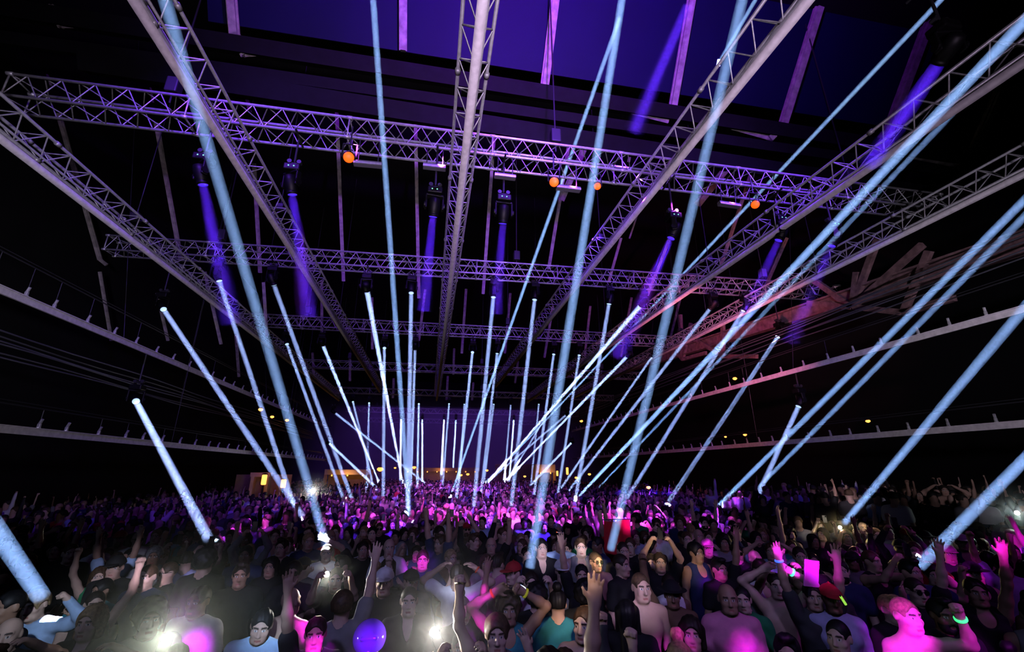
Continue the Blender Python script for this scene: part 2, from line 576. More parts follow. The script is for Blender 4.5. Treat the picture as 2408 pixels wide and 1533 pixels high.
def long_truss(key, end_px, yfar, label, ynear=-3.0):
    e = on_y(*end_px, yfar)
    LONG[key] = e
    print('long', key, [round(v, 2) for v in e])
    a, b = Vector((e.x, ynear, e.z)), e
    root = empty('long_truss', b)
    tag(root, label, 'truss', 'trusses along the hall')
    z, x = Vector((0, 0, 1)), Vector((1, 0, 0))
    h, w = 0.42, 0.25
    for sx in (-1, 1):
        o = MB().tube(a + x * sx * w + z * h, b + x * sx * w + z * h, 0.032, 10)
        reparent(o.build('chord', M['alu'], smooth=True), root)
    reparent(MB().tube(a, b, 0.036, 10).tube(a + x * 0.09 + z * 0.05, b + x * 0.09 + z * 0.05, 0.024, 8).build('chord', M['alu'], smooth=True), root)
    reparent(MB().tube(a - z * 0.13, b - z * 0.13, 0.075, 14).build('cable_pipe', M['pipe'], smooth=True), root)
    lat = MB()
    L = (b - a).length
    k = int(L / 0.6)
    for i in range(k):
        p0, p1, p2 = a.lerp(b, i / k), a.lerp(b, (i + .5) / k), a.lerp(b, (i + 1) / k)
        for sx in (-1, 1):
            lat.tube(p0, p1 + x * sx * w + z * h, 0.014, 5, cap=False).tube(p1 + x * sx * w + z * h, p2, 0.014, 5, cap=False)
        lat.tube(p1 - x * w + z * h, p1 + x * w + z * h, 0.014, 5, cap=False)
        if i % 4 == 0:
            lat.tube(p0 - z * 0.13, p0, 0.02, 5)
    con = lat
    for i in range(0, int(L / 3) + 1):
        p = a + (b - a) * (i * 3 / L)
        for q in (p, p + x * w + z * h, p - x * w + z * h):
            con.tube(q - Vector((0, .05, 0)), q + Vector((0, .05, 0)), 0.05, 8)
        if i % 3 == 2:
            reparent(MB().tube(p + z * h, Vector((p.x, p.y, ZC + 0.02)), 0.012, 5).tube(p - x * w + z * h, p + x * w + z * h, 0.02, 6).box(p + z * (h + 0.1), (0.2, 0.2, 0.22), bev=0.02).build('hoist', M['darkmetal']), root)
    reparent(con.build('lattice', M['alu'], smooth=True), root)
    return e


long_truss('L1', (1027, 938), 41, 'truss running straight overhead along the hall at the centre')
long_truss('L2', (893, 918), 40, 'steep truss along the hall, first one left of the central truss')
long_truss('L3', (797, 938), 41, 'truss along the hall from the left edge, second left of the central one')
long_truss('R1', (1166, 906), 35.7, 'steep truss along the hall, first one right of the central truss')
long_truss('R2', (1240, 943), 41, 'truss along the hall, second one right of the central truss')
long_truss('R3', (1340, 937), 41, 'truss along the hall, lowest of the three on the right')


def side_rail(key, end_px, yfar, label, wire_h, inward):
    e = on_y(*end_px, yfar)
    LONG[key] = e
    print('rail', key, [round(v, 2) for v in e])
    a, b = Vector((e.x, -3.0, e.z)), e
    root = empty('lamp_rail', b)
    tag(root, label, 'rail', 'pale lamp rails along the side walls')
    z = Vector((0, 0, 1))
    reparent(MB().bar(a, b, 0.05, 0.15).bar(a + z * 0.08, b + z * 0.08, 0.09, 0.02).build('rail_beam', M['pipe']), root)
    reparent(MB().tube(a + z * wire_h, b + z * wire_h, 0.016, 6).tube(a + z * (wire_h + 0.07), b + z * (wire_h + 0.07), 0.01, 6).build('wire', M['darkmetal']), root)
    clip = None
    y = 3.0
    rng = random.Random(key)
    while y < yfar - 1:
        p = Vector((e.x, y, e.z + 0.09))
        if clip is None:
            clip = MB().box((0, 0, 0.05), (0.06, 0.05, 0.1), bev=0.01).tube((0, 0, 0.1), (inward * 0.05, -0.03, 0.19), 0.028, 8).tube((0, 0, 0), (0, 0, 0.02), 0.04, 8).mesh('clip_lamp', M['alu'])
        o = link('clip_lamp', clip)
        o.location = p
        reparent(o, root)
        if rng.random() < 0.3:
            reparent(MB().tube(p, p + z * (wire_h - 0.09), 0.008, 5).build('drop_wire', M['darkmetal']), root)
        y += 0.75 + rng.random() * 0.35
    for yy in ((2.0, 14.0, 26.0, 38.0) if key in ('L4', 'R4') else (5.0, 17.0, 29.0, 40.0)):
        p = Vector((e.x, yy, e.z))
        reparent(MB().tube(p, Vector((p.x - inward * (2.2 if key in ('L4', 'R4') else 0.0), p.y, ZC + 0.02)), 0.008, 5).build('suspension_wire', M['darkmetal']), root)
    return e


side_rail('L4', (768, 1004), 41, 'upper pale lamp rail along the left wall', 0.75, 1)
side_rail('L5', (768, 1082), 41, 'lower pale lamp rail along the left wall, just above the crowd', 0.5, 1)
side_rail('R4', (1345, 1014), 41, 'upper pale lamp rail along the right wall', 0.75, -1)
side_rail('R5', (1358, 1078), 41, 'lower pale lamp rail along the right wall, just above the crowd', 0.5, -1)

# bundles of cable that run above the upper rails
for key, label, dz, side in (('L4', 'dark bundle of cables beside the upper left lamp rail', -1.0, -1.2), ('R4', 'dark bundle of cables above the upper right lamp rail', 1.5, 1.0)):
    e = LONG[key]
    root = empty('cable_bundle', (e.x + side, 41, e.z + dz))
    tag(root, label, 'cables', 'cable bundles along the side walls')
    for i in range(6):
        mb = MB()
        rng = random.Random(i)
        ox, oz = rng.uniform(-.15, .15), i * 0.12
        pts = [Vector((e.x + side + ox, y, e.z + dz + oz - 0.03 * math.sin(y * 0.7 + i))) for y in np.arange(0, 42, 1.4)]
        for p, q in zip(pts, pts[1:]):
            mb.tube(p, q, 0.022, 5, cap=False)
        if i == 0:
            for yy in (0.5, 20, 35):
                p = Vector((e.x + side, yy, e.z + dz))
                mb.tube(p, Vector((p.x, p.y, ZC + .02)), 0.006, 4)
        reparent(mb.build('cable', M['chain'], smooth=True), root)

# ------------------------------------------------------------------ the bars along the far wall
def bar_at(px0, py0, px1, py1, y, label, m='tan', lit=True, depth=2.0, open_frac=0.0):
    p, q = on_y(px0, py0, y), on_y(px1, py1, y)
    cx, w, h = (p.x + q.x) / 2, abs(q.x - p.x), abs(p.z - q.z)
    z0 = min(p.z, q.z)
    root = empty('bar_kiosk', (cx, y, 0))
    tag(root, label, 'bar')
    MB().box((0, 0, z0 + h / 2), (w, 0.15, h), bev=0.02).box((0, depth / 2, z0 + h), (w, depth, 0.1)).build('fascia', M[m], root)
    MB().box((0, depth, (z0 + h) / 2), (w, 0.1, z0 + h)).build('back_wall', M['tan'], root)
    for sx in (-1, 1):
        MB().box((sx * (w / 2 - 0.12), 0.05, z0 / 2), (0.24, 0.24, z0)).build('post', M['tan'], root)
    MB().box((0, 0.1, 0.55), (w * 0.96, 0.6, 1.1), bev=0.03).box((0, 0.05, 1.12), (w, 0.8, 0.06)).build('counter', M['tan'], root)
    if lit:
        k = max(2, int(w / 1.1))
        for i in range(k):
            MB().lathe([(0.02, 0.09), (0.06, 0.05), (0.07, -0.03), (0.03, -0.06)], 10, ((i + .5) / k * w - w / 2, -0.12, z0 - 0.08)).build('bulb', M['amber'], root)
    if lit:
        lamp('bar_lamp', 'POINT', (cx, y - 0.7, z0 - 0.25), None, 45, (1.0, 0.45, 0.12), size=0.1)
    return Vector((cx, y, z0)), w


BARS = []
BARS.append(bar_at(948, 1100, 1128, 1108, 60, 'long low bar with a row of amber bulbs, centre of the far wall'))
BARS.append(bar_at(764, 1104, 872, 1116, 46, 'bar with a lit tan fascia at the left of the far wall', 'cream'))
BARS.append(bar_at(1258, 1092, 1306, 1111, 52, 'bright cream bar box right of centre at the far end', 'cream'))
BARS.append(bar_at(1170, 1092, 1255, 1105, 60, 'dim tan bar front between the long bar and the cream box', 'tan', lit=False))
# glowing column lamps
for px0, py0, px1, py1, y, label in [(617, 1116, 625, 1140, 30, 'glowing amber column lamp at the doorway far left'), (662, 1127, 671, 1147, 30, 'glowing amber column lamp right of the far left doorway'),
                                     (1331, 1099, 1337, 1116, 50, 'tall glowing amber lamp right of the cream bar'), (1308, 1107, 1313, 1119, 50, 'short glowing amber lamp beside the cream bar')]:
    p, q = on_y(px0, py0, y), on_y(px1, py1, y)
    r, h = abs(q.x - p.x) / 2, abs(p.z - q.z)
    root = empty('column_lamp', ((p.x + q.x) / 2, y, 0))
    tag(root, label, 'lamp')
    z0 = min(p.z, q.z)
    MB().lathe([(r * 0.7, z0), (r, z0 + h * .06), (r, z0 + h * .94), (r * 0.7, z0 + h)], 14).build('lamp_tube', M['amber'], root, smooth=True)
    MB().lathe([(r * 1.6, 0), (r * 1.5, 0.05), (r * .4, 0.1), (r * .4, z0)], 12).build('stand', M['darkmetal'], root)
    MB().lathe([(r * 1.1, z0 + h), (r * 1.1, z0 + h + .05), (0.01, z0 + h + .1)], 12).build('cap', M['darkmetal'], root)
# the lit doorway at the far left
p, q = on_y(598, 1116, 31), on_y(628, 1142, 31)
root = empty('doorway_frame', ((p.x + q.x) / 2, 31, 0))
tag(root, 'tan doorway surround lit by an amber lamp at the far left', 'doorway')
w, z0, z1 = abs(q.x - p.x), 0.0, max(p.z, q.z)
MB().box((-w / 2, 0, z1 / 2), (0.18, 0.4, z1)).build('jamb', M['cream'], root)
MB().box((w / 2, 0, z1 / 2), (0.18, 0.4, z1)).build('jamb', M['cream'], root)
MB().box((0, 0, z1), (w + 0.3, 0.45, 0.25)).build('lintel', M['cream'], root)
MB().box((0, 0.6, z1 / 2), (w + 2.4, 0.1, z1)).build('back_panel', M['tan'], root)
# small amber lamps of the far end and under the upper left rail
for px, py, y, s, label in [(894, 1103, 58, .38, 'round red-orange lamp on the far left bar'), (929, 1100, 60, .16, 'tiny orange lamp left of the long bar'), (974, 1099, 60, .26, 'warm white lamp at the left end of the long bar'),
                            (1145, 1106, 60, .2, 'warm white lamp at the right end of the long bar'), (1084, 1117, 60, .2, 'amber lantern under the right part of the long bar'), (1100, 1115, 60, .22, 'amber lantern at the right post of the long bar'),
                            (1234, 1120, 50, .16, 'small orange lamp low between the two far bars'), (1355, 1123, 44, .16, 'small amber lamp above the crowd right of the column lamps'), (1386, 1115, 44, .16, 'flat amber lamp at the far right bar'),
                            (613, 963, 30, .14, 'upper orange wall lamp of three below the left rail'), (640, 980, 31, .12, 'middle orange wall lamp of three below the left rail'), (675, 988, 33, .13, 'lowest orange wall lamp of three below the left rail'),
                            (1367, 990, 40, .16, 'orange wall lamp above the right rail at the far end'), (1728, 890, 24, .13, 'amber lamp under the right roof girder'), (1752, 1022, 22, .10, 'amber lamp on the right wall between the two rails'), (1706, 1027, 23, .07, 'dim amber lamp on the right wall, the left of two'),
                            (2041, 990, 16, .09, 'amber lamp on the right wall above the lower rail'), (1525, 1146, 24, .12, 'small amber lamp over the crowd right of centre')]:
    c = on_y(px, py, y)
    root = empty('wall_lamp', c)
    tag(root, label, 'lamp')
    MB().lathe([(0.3 * s, -0.7 * s), (0.9 * s, -0.3 * s), (1.0 * s, 0.1 * s), (0.6 * s, .5 * s)], 12).build('glass', M['amber'], root, smooth=True)
    MB().lathe([(0.7 * s, .5 * s), (0.5 * s, .75 * s), (0.1 * s, .85 * s)], 10).tube((0, 0, .8 * s), (0, 0.5, .9 * s + 0.1), 0.02, 6).build('bracket', M['darkmetal'], root)
# ------------------------------------------------------------------ moving heads and their beams
ZHEAD = 1.72
BEAM_WHITE, BEAM_UV = [], []
M['beam'] = volume_mat('lit haze', (1.0, 1.0, 1.0), 0.0005)
M['beam_uv'] = volume_mat('violet lit haze', (1.0, 1.0, 1.0), 0.012)

base_me = MB().box((0, 0, -0.11), (0.34, 0.30, 0.16), bev=0.025).box((0, -0.152, -0.11), (0.2, 0.01, 0.09)).box((0.1, 0, 0.0), (0.06, 0.05, 0.1)).box((-0.1, 0, 0.0), (0.06, 0.05, 0.1)).mesh('base', M['black'])
clamp_me = MB().tube((-0.1, -0.05, 0.09), (-0.1, 0.05, 0.09), 0.05, 10).tube((0.1, -0.05, 0.09), (0.1, 0.05, 0.09), 0.05, 10).box((0, 0, 0.045), (0.26, 0.06, 0.02)).mesh('clamp', M['darkmetal'])
yoke_me = MB().box((0, 0, -0.215), (0.40, 0.16, 0.05), bev=0.015).box((0.19, 0, -0.38), (0.05, 0.13, 0.36), bev=0.02).box((-0.19, 0, -0.38), (0.05, 0.13, 0.36), bev=0.02).tube((0.2, 0, -0.46), (0.235, 0, -0.46), 0.075, 14).tube((-0.2, 0, -0.46), (-0.235, 0, -0.46), 0.075, 14).mesh('yoke', M['black'])
# head points along -Z of its own frame; origin on the tilt axis
head_me = MB().lathe([(0.05, 0.2), (0.115, 0.17), (0.135, 0.06), (0.135, -0.05), (0.12, -0.16), (0.105, -0.19), (0.12, -0.2), (0.12, -0.25), (0.098, -0.25)], 20).mesh('head', M['black'], True)
lens_on = MB().lathe([(0.10, -0.246), (0.085, -0.256), (0.03, -0.262)], 18).mesh('lens', M['lens'], True)
lens_uv = MB().lathe([(0.10, -0.246), (0.085, -0.256), (0.03, -0.262)], 18).mesh('lens', M['lens_uv'], True)
lens_off = MB().lathe([(0.10, -0.246), (0.085, -0.256), (0.03, -0.262)], 18).mesh('lens', M['lens_off'], True)
glint_me = MB().lathe([(0.014, -0.005), (0.016, 0.0), (0.008, 0.008)], 8).mesh('green_glint', M['glint_green'])


def fixture(lens_pt, aim, label, lens_me, hang_z=None, hang_x=None, group='moving heads on the trusses', glint=False):
    """a moving head whose lens centre sits at lens_pt and points to aim; hang_z is the height of the truss it hangs from"""
    d = (Vector(aim) - Vector(lens_pt)).normalized()
    axis = Vector(lens_pt) - d * 0.27
    root = empty('moving_head', axis + Vector((0, 0, 0.46)))
    tag(root, label, 'moving head', group)
    link('base', base_me, root)
    link('clamp', clamp_me, root)
    q = d.to_track_quat('-Z', 'Y')
    yaw = math.atan2(d.x, d.y)
    yk = link('yoke', yoke_me, root)
    yk.rotation_euler = (0, 0, -yaw)
    hd = link('head', head_me, root)
    hd.location = (0, 0, -0.46)
    hd.rotation_mode = 'QUATERNION'
    hd.rotation_quaternion = q
    link('lens', lens_me, hd)
    if glint:
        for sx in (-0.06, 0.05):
            l = link('green_glint', glint_me, root)
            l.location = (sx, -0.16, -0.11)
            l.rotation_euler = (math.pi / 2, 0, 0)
    top = root.location.z + 0.13
    if hang_z is not None and hang_z - top > 0.05:
        MB().tube((0, 0, 0.09), (0, 0, hang_z - top + 0.13), 0.024, 8).build('hanger_pole', M['darkmetal'], root)
    if hang_z is not None:
        zz = hang_z - root.location.z - 0.035
        mb = MB().tube((0, -0.31, zz), (0, 0.31, zz), 0.024, 8)
        if hang_x is not None:
            mb = MB().tube((0, 0, zz), (hang_x - root.location.x, 0, zz), 0.024, 8)
        mb.build('mount_bar', M['darkmetal'], root)
    return root


def beam(start, end, label, power, color, name='light_beam', r0=0.095, r1=0.095, spread=0.4, m='beam', group='white light beams', lamp_r=None):
    start, end = Vector(start), Vector(end)
    d = (end - start)
    L = d.length
    u = d.normalized()
    n = 18

    def tube_mesh(nm, k, m_):
        me = MB().lathe([(r0 * k, 0.0 if k == 1 else -0.01), (r1 * k, -L)], n).mesh(nm, M[m_])
        bm = bmesh.new()
        bm.from_mesh(me)
        bmesh.ops.recalc_face_normals(bm, faces=bm.faces)
        bm.to_mesh(me)
        bm.free()
        return me
    o = link(name, tube_mesh(name, 1, m))
    if L < 16 or start.y < 40:
        link('bright_core', tube_mesh('bright_core', 0.62, m), o)
    o.location = start
    o.rotation_mode = 'QUATERNION'
    o.rotation_quaternion = u.to_track_quat('-Z', 'Y')
    tag(o, label, 'light beam', group)
    l = lamp(name + '_lamp', 'AREA', start + u * 0.015, end, power, color, size=2 * (lamp_r or r0), size_y=2 * (lamp_r or r0), spread=spread)
    (BEAM_UV if m == 'beam_uv' else BEAM_WHITE).append((o, l))
    return o


NEAR = (0.29, 0.50, 1.0)
WHITE = (0.36, 0.49, 1.0)
# (top pixel, where: ('D', metres) off the picture / ('T', truss) / ('R', rail), bottom pixel, power factor)
BEAMS = [
    ((385, -10), ('D', 6.5), (768, 1285), 0.55, 'thick blue beam from the top edge left, falling on a raised hand'),
    ((877, -10), ('D', 11.0), (962, 1212), 0.8, 'blue beam from the top edge, second from left, falling at the centre left'),
    ((1464, -10), ('D', 9.0), (1246, 1335), 0.75, 'bright beam from the top edge that lands on a white lit hand'),
    ((1458, 40), ('D', 14.5), (1063, 1156), 1.0, 'thinner beam that forks left below the bright top edge beam'),
    ((1748, -10), ('D', 6.9), (1436, 1292), 0.6, 'widest beam on the right half, falling onto the red flag'),
    ((1782, -10), ('D', 18), (1122, 1126), 0.8, 'thin beam starting at the top edge right of the widest beam'),
    ((2222, -10), ('D', 16.5), (1150, 1130), 0.75, 'long diagonal beam from the top edge near the right corner'),
    ((2430, 28), ('D', 7.6), (1362, 1166), 0.9, 'broad bright diagonal beam from the upper right edge'),
    ((2270, 235), ('D', 13), (1408, 1146), 0.35, 'faint teal beam just below the broad diagonal beam'),
    ((2430, 450), ('D', 11), (1686, 1192), 0.7, 'beam from the middle of the right edge, the upper of two close ones'),
    ((2430, 488), ('D', 12), (1752, 1178), 0.45, 'dimmer beam from the middle of the right edge, the lower of two close ones'),
    ((2430, 700), ('D', 9), (1985, 1230), 0.6, 'blue beam from the right edge below the two close ones'),
    ((2430, 1060), ('D', 9), (2160, 1332), 0.8, 'short bright beam low on the right edge'),
    ((-25, 1222), ('D', 5.8), (98, 1404), 0.8, 'short thick beam from the left edge onto a bent head'),
    ((320, 944), ('R', 'L4'), (490, 1266), 0.8, None),
    ((385, 728), ('T', 1), (712, 1215), 0.8, None),
    ((516, 662), ('T', 1), (692, 1190), 0.9, None),
    ((645, 672), ('T', 1), (828, 1174), 0.9, None),
    ((863, 683), ('T', 1), (947, 1136), 1.0, None),
    ((967, 690), ('T', 1), (959, 1200), 1.0, None),
    ((1160, 700), ('T', 1), (1114, 1191), 1.0, None),
    ((1257, 706), ('T', 1), (1202, 1190), 1.0, None),
    ((1432, 716), ('T', 1), (1352, 1180), 1.0, None),
    ((1507, 718), ('T', 1), (1156, 1124), 1.2, None),
    ((1669, 727), ('T', 1), (1338, 1153), 0.9, None),
    ((1747, 732), ('T', 1), (1474, 1172), 0.9, None),
    ((1828, 793), ('T', 1), (1572, 1180), 1.0, None),
    ((1877, 957), ('R', 'R4'), (1772, 1187), 1.0, None),
    ((675, 810), ('T', 2), (806, 1168), 0.9, None),
    ((759, 811), ('T', 2), (890, 1132), 0.9, None),
    ((904, 819), ('T', 2), (901, 1174), 0.9, None),
    ((976, 823), ('T', 2), (966, 1150), 1.0, None),
    ((1111, 829), ('T', 2), (1073, 1172), 1.0, None),
    ((1169, 832), ('T', 2), (1131, 1160), 1.0, None),
    ((1302, 834), ('T', 2), (1256, 1163), 1.0, None),
    ((1362, 836), ('T', 2), (1312, 1160), 1.0, None),
    ((1475, 838), ('T', 2), (1192, 1128), 1.0, None),
    ((1533, 841), ('T', 2), (1320, 1148), 1.0, None),
    ((830, 945), ('T', 4), (877, 1139), 0.8, None),
    ((868, 948), ('T', 4), (862, 1157), 0.6, None),
    ((985, 950), ('T', 4), (981, 1145), 0.8, None),
    ((1056, 950), ('T', 4), (1041, 1139), 0.8, None),
    ((1092, 951), ('T', 4), (1080, 1136), 0.7, None),
    ((1161, 951), ('T', 4), (1138, 1136), 0.8, None),
    ((1201, 951), ('T', 4), (1186, 1130), 0.8, None),
    ((1267, 951), ('T', 4), (1249, 1135), 0.8, None),
    ((1301, 951), ('T', 4), (1193, 1130), 0.8, None),
    ((943, 987), ('T', 5), (941, 1132), 0.6, None),
    ((993, 987), ('T', 5), (993, 1128), 0.7, None),
    ((1044, 988), ('T', 5), (1037, 1132), 0.7, None),
    ((1072, 988), ('T', 5), (1064, 1126), 0.7, None),
    ((1208, 988), ('T', 5), (1198, 1127), 0.7, None),
    ((789, 972), ('R', 'L4'), (1000, 1136), 0.9, None),
    ((776, 1044), ('R', 'L5'), (884, 1146), 0.8, None),
    ((1331, 976), ('R', 'R4'), (1150, 1131), 0.6, None),
    ((1342, 1043), ('R', 'R5'), (1246, 1142), 0.9, None),
]
BEAM_POWER = 2900.0
NUM = ['first', 'second', 'third', 'fourth', 'fifth', 'sixth', 'seventh', 'eighth', 'ninth', 'tenth', 'eleventh', 'twelfth', 'thirteenth', 'fourteenth', 'fifteenth']
order = {}
for b in BEAMS:
    if b[1][0] == 'T':
        order.setdefault(b[1][1], []).append(b[0][0])
RAILTXT = {'L4': ['beam from a moving head hung below the upper left rail', 'thin slanted beam from the far end of the upper left rail'],
           'L5': ['thin slanted beam from the far end of the lower left rail'],
           'R4': ['beam from a moving head hung below the upper right rail', 'thin slanted beam from the far end of the upper right rail'],
           'R5': ['thin slanted beam from the far end of the lower right rail']}
rail_n = {}
TRUSSTXT = {1: 'second cross truss', 2: 'third cross truss', 4: 'fifth cross truss', 5: 'sixth cross truss'}
BEAM_ENDS = []
for (tp, where, bp, pw, label) in BEAMS:
    end = on_z(*bp, ZHEAD)
    if end.y > 62 or end.y < 0:
        end = on_y(*bp, 62)
    kind, arg = where
    if kind == 'D':
        st = at_dist(*tp, arg)
        hang = None
        fl = 'moving head just outside the picture that throws the ' + label.split(',')[0]
        fl = None
    elif kind == 'T':
        st = on_truss(*tp, arg)
        k = sorted(order[arg]).index(tp[0])
        n = len(order[arg])
        label = 'white beam, %s from the left of the %d that fall from the %s' % (NUM[k], n, TRUSSTXT[arg])
        fl = '%s lit moving head from the left, hanging under the %s' % (NUM[k], TRUSSTXT[arg])
        hang = T[arg][0].z - 0.27
    else:
        if arg in ('L4', 'R4') and rail_n.get(arg, 0) == 0:
            st = on_x(*tp, LONG[arg].x)
        else:
            st = on_y(*tp, 40)
        label = RAILTXT[arg][rail_n.get(arg, 0)]
        rail_n[arg] = rail_n.get(arg, 0) + 1
        fl = 'moving head that throws the ' + label.split(' from')[0] + {'L4': ' of the upper left rail', 'L5': ' of the lower left rail', 'R4': ' of the upper right rail', 'R5': ' of the lower right rail'}[arg]
        if rail_n[arg] == 1 and arg in ('L4', 'R4'):
            fl = 'single lit moving head hanging below the %s rail' % {'L4': 'upper left', 'R4': 'upper right'}[arg]
        hang = LONG[arg].z
    if fl:
        fixture(st, end, fl, lens_on, hang, LONG[arg].x if kind == 'R' else None)
    BEAM_ENDS.append(end)
    far = 1.0 if (end - CAM).length < 30 else 1.25
    if kind == 'T' and arg >= 4:
        pw *= 0.22 if arg == 5 else 0.8                    # the air is thicker there
    if kind == 'D':
        pw *= 1.35
    rad = 0.064 if kind == 'D' else 0.082 * far
    beam(st, end, label, BEAM_POWER * pw * (rad / 0.09) ** 2, NEAR if kind == 'D' else WHITE, r0=rad, r1=rad)

# dark moving heads with violet beams, under the nearest cross truss
UV = [((478, 437), (520, 640), 1.0), ((688, 460), (712, 640), 1.0), ((1018, 512), (1004, 650), 1.0), ((1182, 528), (1172, 660), 1.0), ((1577, 562), (1500, 735), 1.0),
      ((1830, 567), (1775, 690), 0.9), ((1955, 580), (1895, 720), 0.9)]
for i, (tp, bp, pw) in enumerate(UV):
    st = on_truss(*tp, 0)
    end = on_truss(*bp, 0, 0.5)
    end = st + (end - st) * 1.6
    fixture(st, end, '%s dark moving head from the left under the nearest cross truss' % NUM[i], lens_uv, T[0][0].z - 0.27, glint=True)
    beam(st, end, 'short violet beam, %s from the left under the nearest cross truss' % NUM[i], 60.0 * pw, BLUE, r0=0.085, r1=0.085 + 0.07 * (end - st).length, spread=8.0, m='beam_uv', group='violet light beams')
for i, (tp, bp, dist, label) in enumerate([((2205, 152), (2085, 330), 11.0, 'violet beam at the upper right between two roof ribs'), ((1618, 10), (1522, 235), 12.0, 'big blue beam in front of the blue roof glazing')]):
    st = at_dist(*tp, dist)
    end = at_dist(*bp, dist + 0.5)
    end = st + (end - st) * 1.4
    if i == 0:
        fixture(st, end, 'dark moving head high at the upper right, throwing a violet beam', lens_uv, st.z + 1.5)
    beam(st, end, label, 80.0, BLUE, r0=0.10, r1=0.10 + 0.07 * (end - st).length, spread=8.0, m='beam_uv', group='violet light beams')

# par lamps that glow orange under the nearest cross truss
for i, (px, py, s, label) in enumerate([(820, 370, .125, 'round orange glowing lamp at the left of the nearest cross truss'), (1303, 428, .12, 'brightest orange lamp, just right of the centre truss'),
                                        (1405, 438, .09, 'smaller orange lamp beside the wide beam right of centre'), (1776, 481, .11, 'orange lamp at the right end of the nearest cross truss')]):
    c = on_truss(px, py, 0, -0.3)
    root = empty('par_lamp', c)
    tag(root, label, 'stage lamp', 'orange lamps under the nearest cross truss')
    d = (CAM - c).normalized()
    R = d.to_track_quat('Z', 'Y').to_matrix()
    MB().lathe([(s * .5, -s * 2.2), (s * .95, -s * 1.6), (s * 1.08, 0.0), (s * 1.08, s * .12)], 20, rot=R).build('can', M['black'], root, True)
    MB().lathe([(s, s * .02), (s * .9, s * .16), (s * .5, s * .3), (s * .1, s * .34)], 20, rot=R).build('lamp_face', M['orange'], root, True)
    MB().bar((s * 1.2, 0, 0), (s * 1.2, 0, 0.35), 0.03, 0.02).bar((-s * 1.2, 0, 0), (-s * 1.2, 0, 0.35), 0.03, 0.02).bar((-s * 1.2, 0, .35), (s * 1.2, 0, .35), 0.03, 0.02).tube((0, 0, .35), (0, 0, T[0][0].z - c.z), 0.018, 6).build('bracket', M['darkmetal'], root)
# flat batten lamps hooked below the nearest cross truss
for i, (px0, py0, px1, py1) in enumerate([(832, 383, 898, 389), (995, 390, 1048, 396), (1163, 412, 1212, 418), (1308, 440, 1364, 447), (1690, 478, 1738, 485)]):
    a, b = on_truss(px0, py0, 0, -0.2), on_truss(px1, py1, 0, -0.2)
    mid = (a + b) / 2
    root = empty('batten_light', mid)
    tag(root, '%s flat batten light from the left, under the nearest cross truss' % NUM[i], 'batten light', 'batten lights under the nearest cross truss')
    reparent(MB().bar(a, b, 0.12, 0.10).build('housing', M['batten']), root)
    reparent(MB().bar(a - Vector((0, .07, 0.02)), b - Vector((0, .07, 0.02)), 0.02, 0.05).build('lamp_strip', M['alu']), root)
    for f in (0.15, 0.85):
        p = a.lerp(b, f)
        reparent(MB().tube(p, Vector((p.x, p.y - 0.07, T[0][0].z - 0.26)), 0.012, 6).build('hook', M['darkmetal']), root)
# ------------------------------------------------------------------ haze
if HAZE > 0:
  hz = MB().box(((XL + XR) / 2, (HAZE_Y0 + YF) / 2 - 0.2, 5.6), (XR - XL - 0.4, YF - HAZE_Y0 - 0.6, 11.0)).build('haze', volume_mat('hall haze', (0.9, 0.9, 1.0), HAZE))
  tag(hz, 'thin smoke haze that fills the whole hall', 'haze', kind='stuff')
# ------------------------------------------------------------------ people: each body is one continuous surface, polygonised from a smooth union of limbs
def V(*a):
    return np.array(a, dtype=np.float64)


def unit(v):
    v = np.asarray(v, dtype=np.float64)
    return v / (np.linalg.norm(v) + 1e-12)


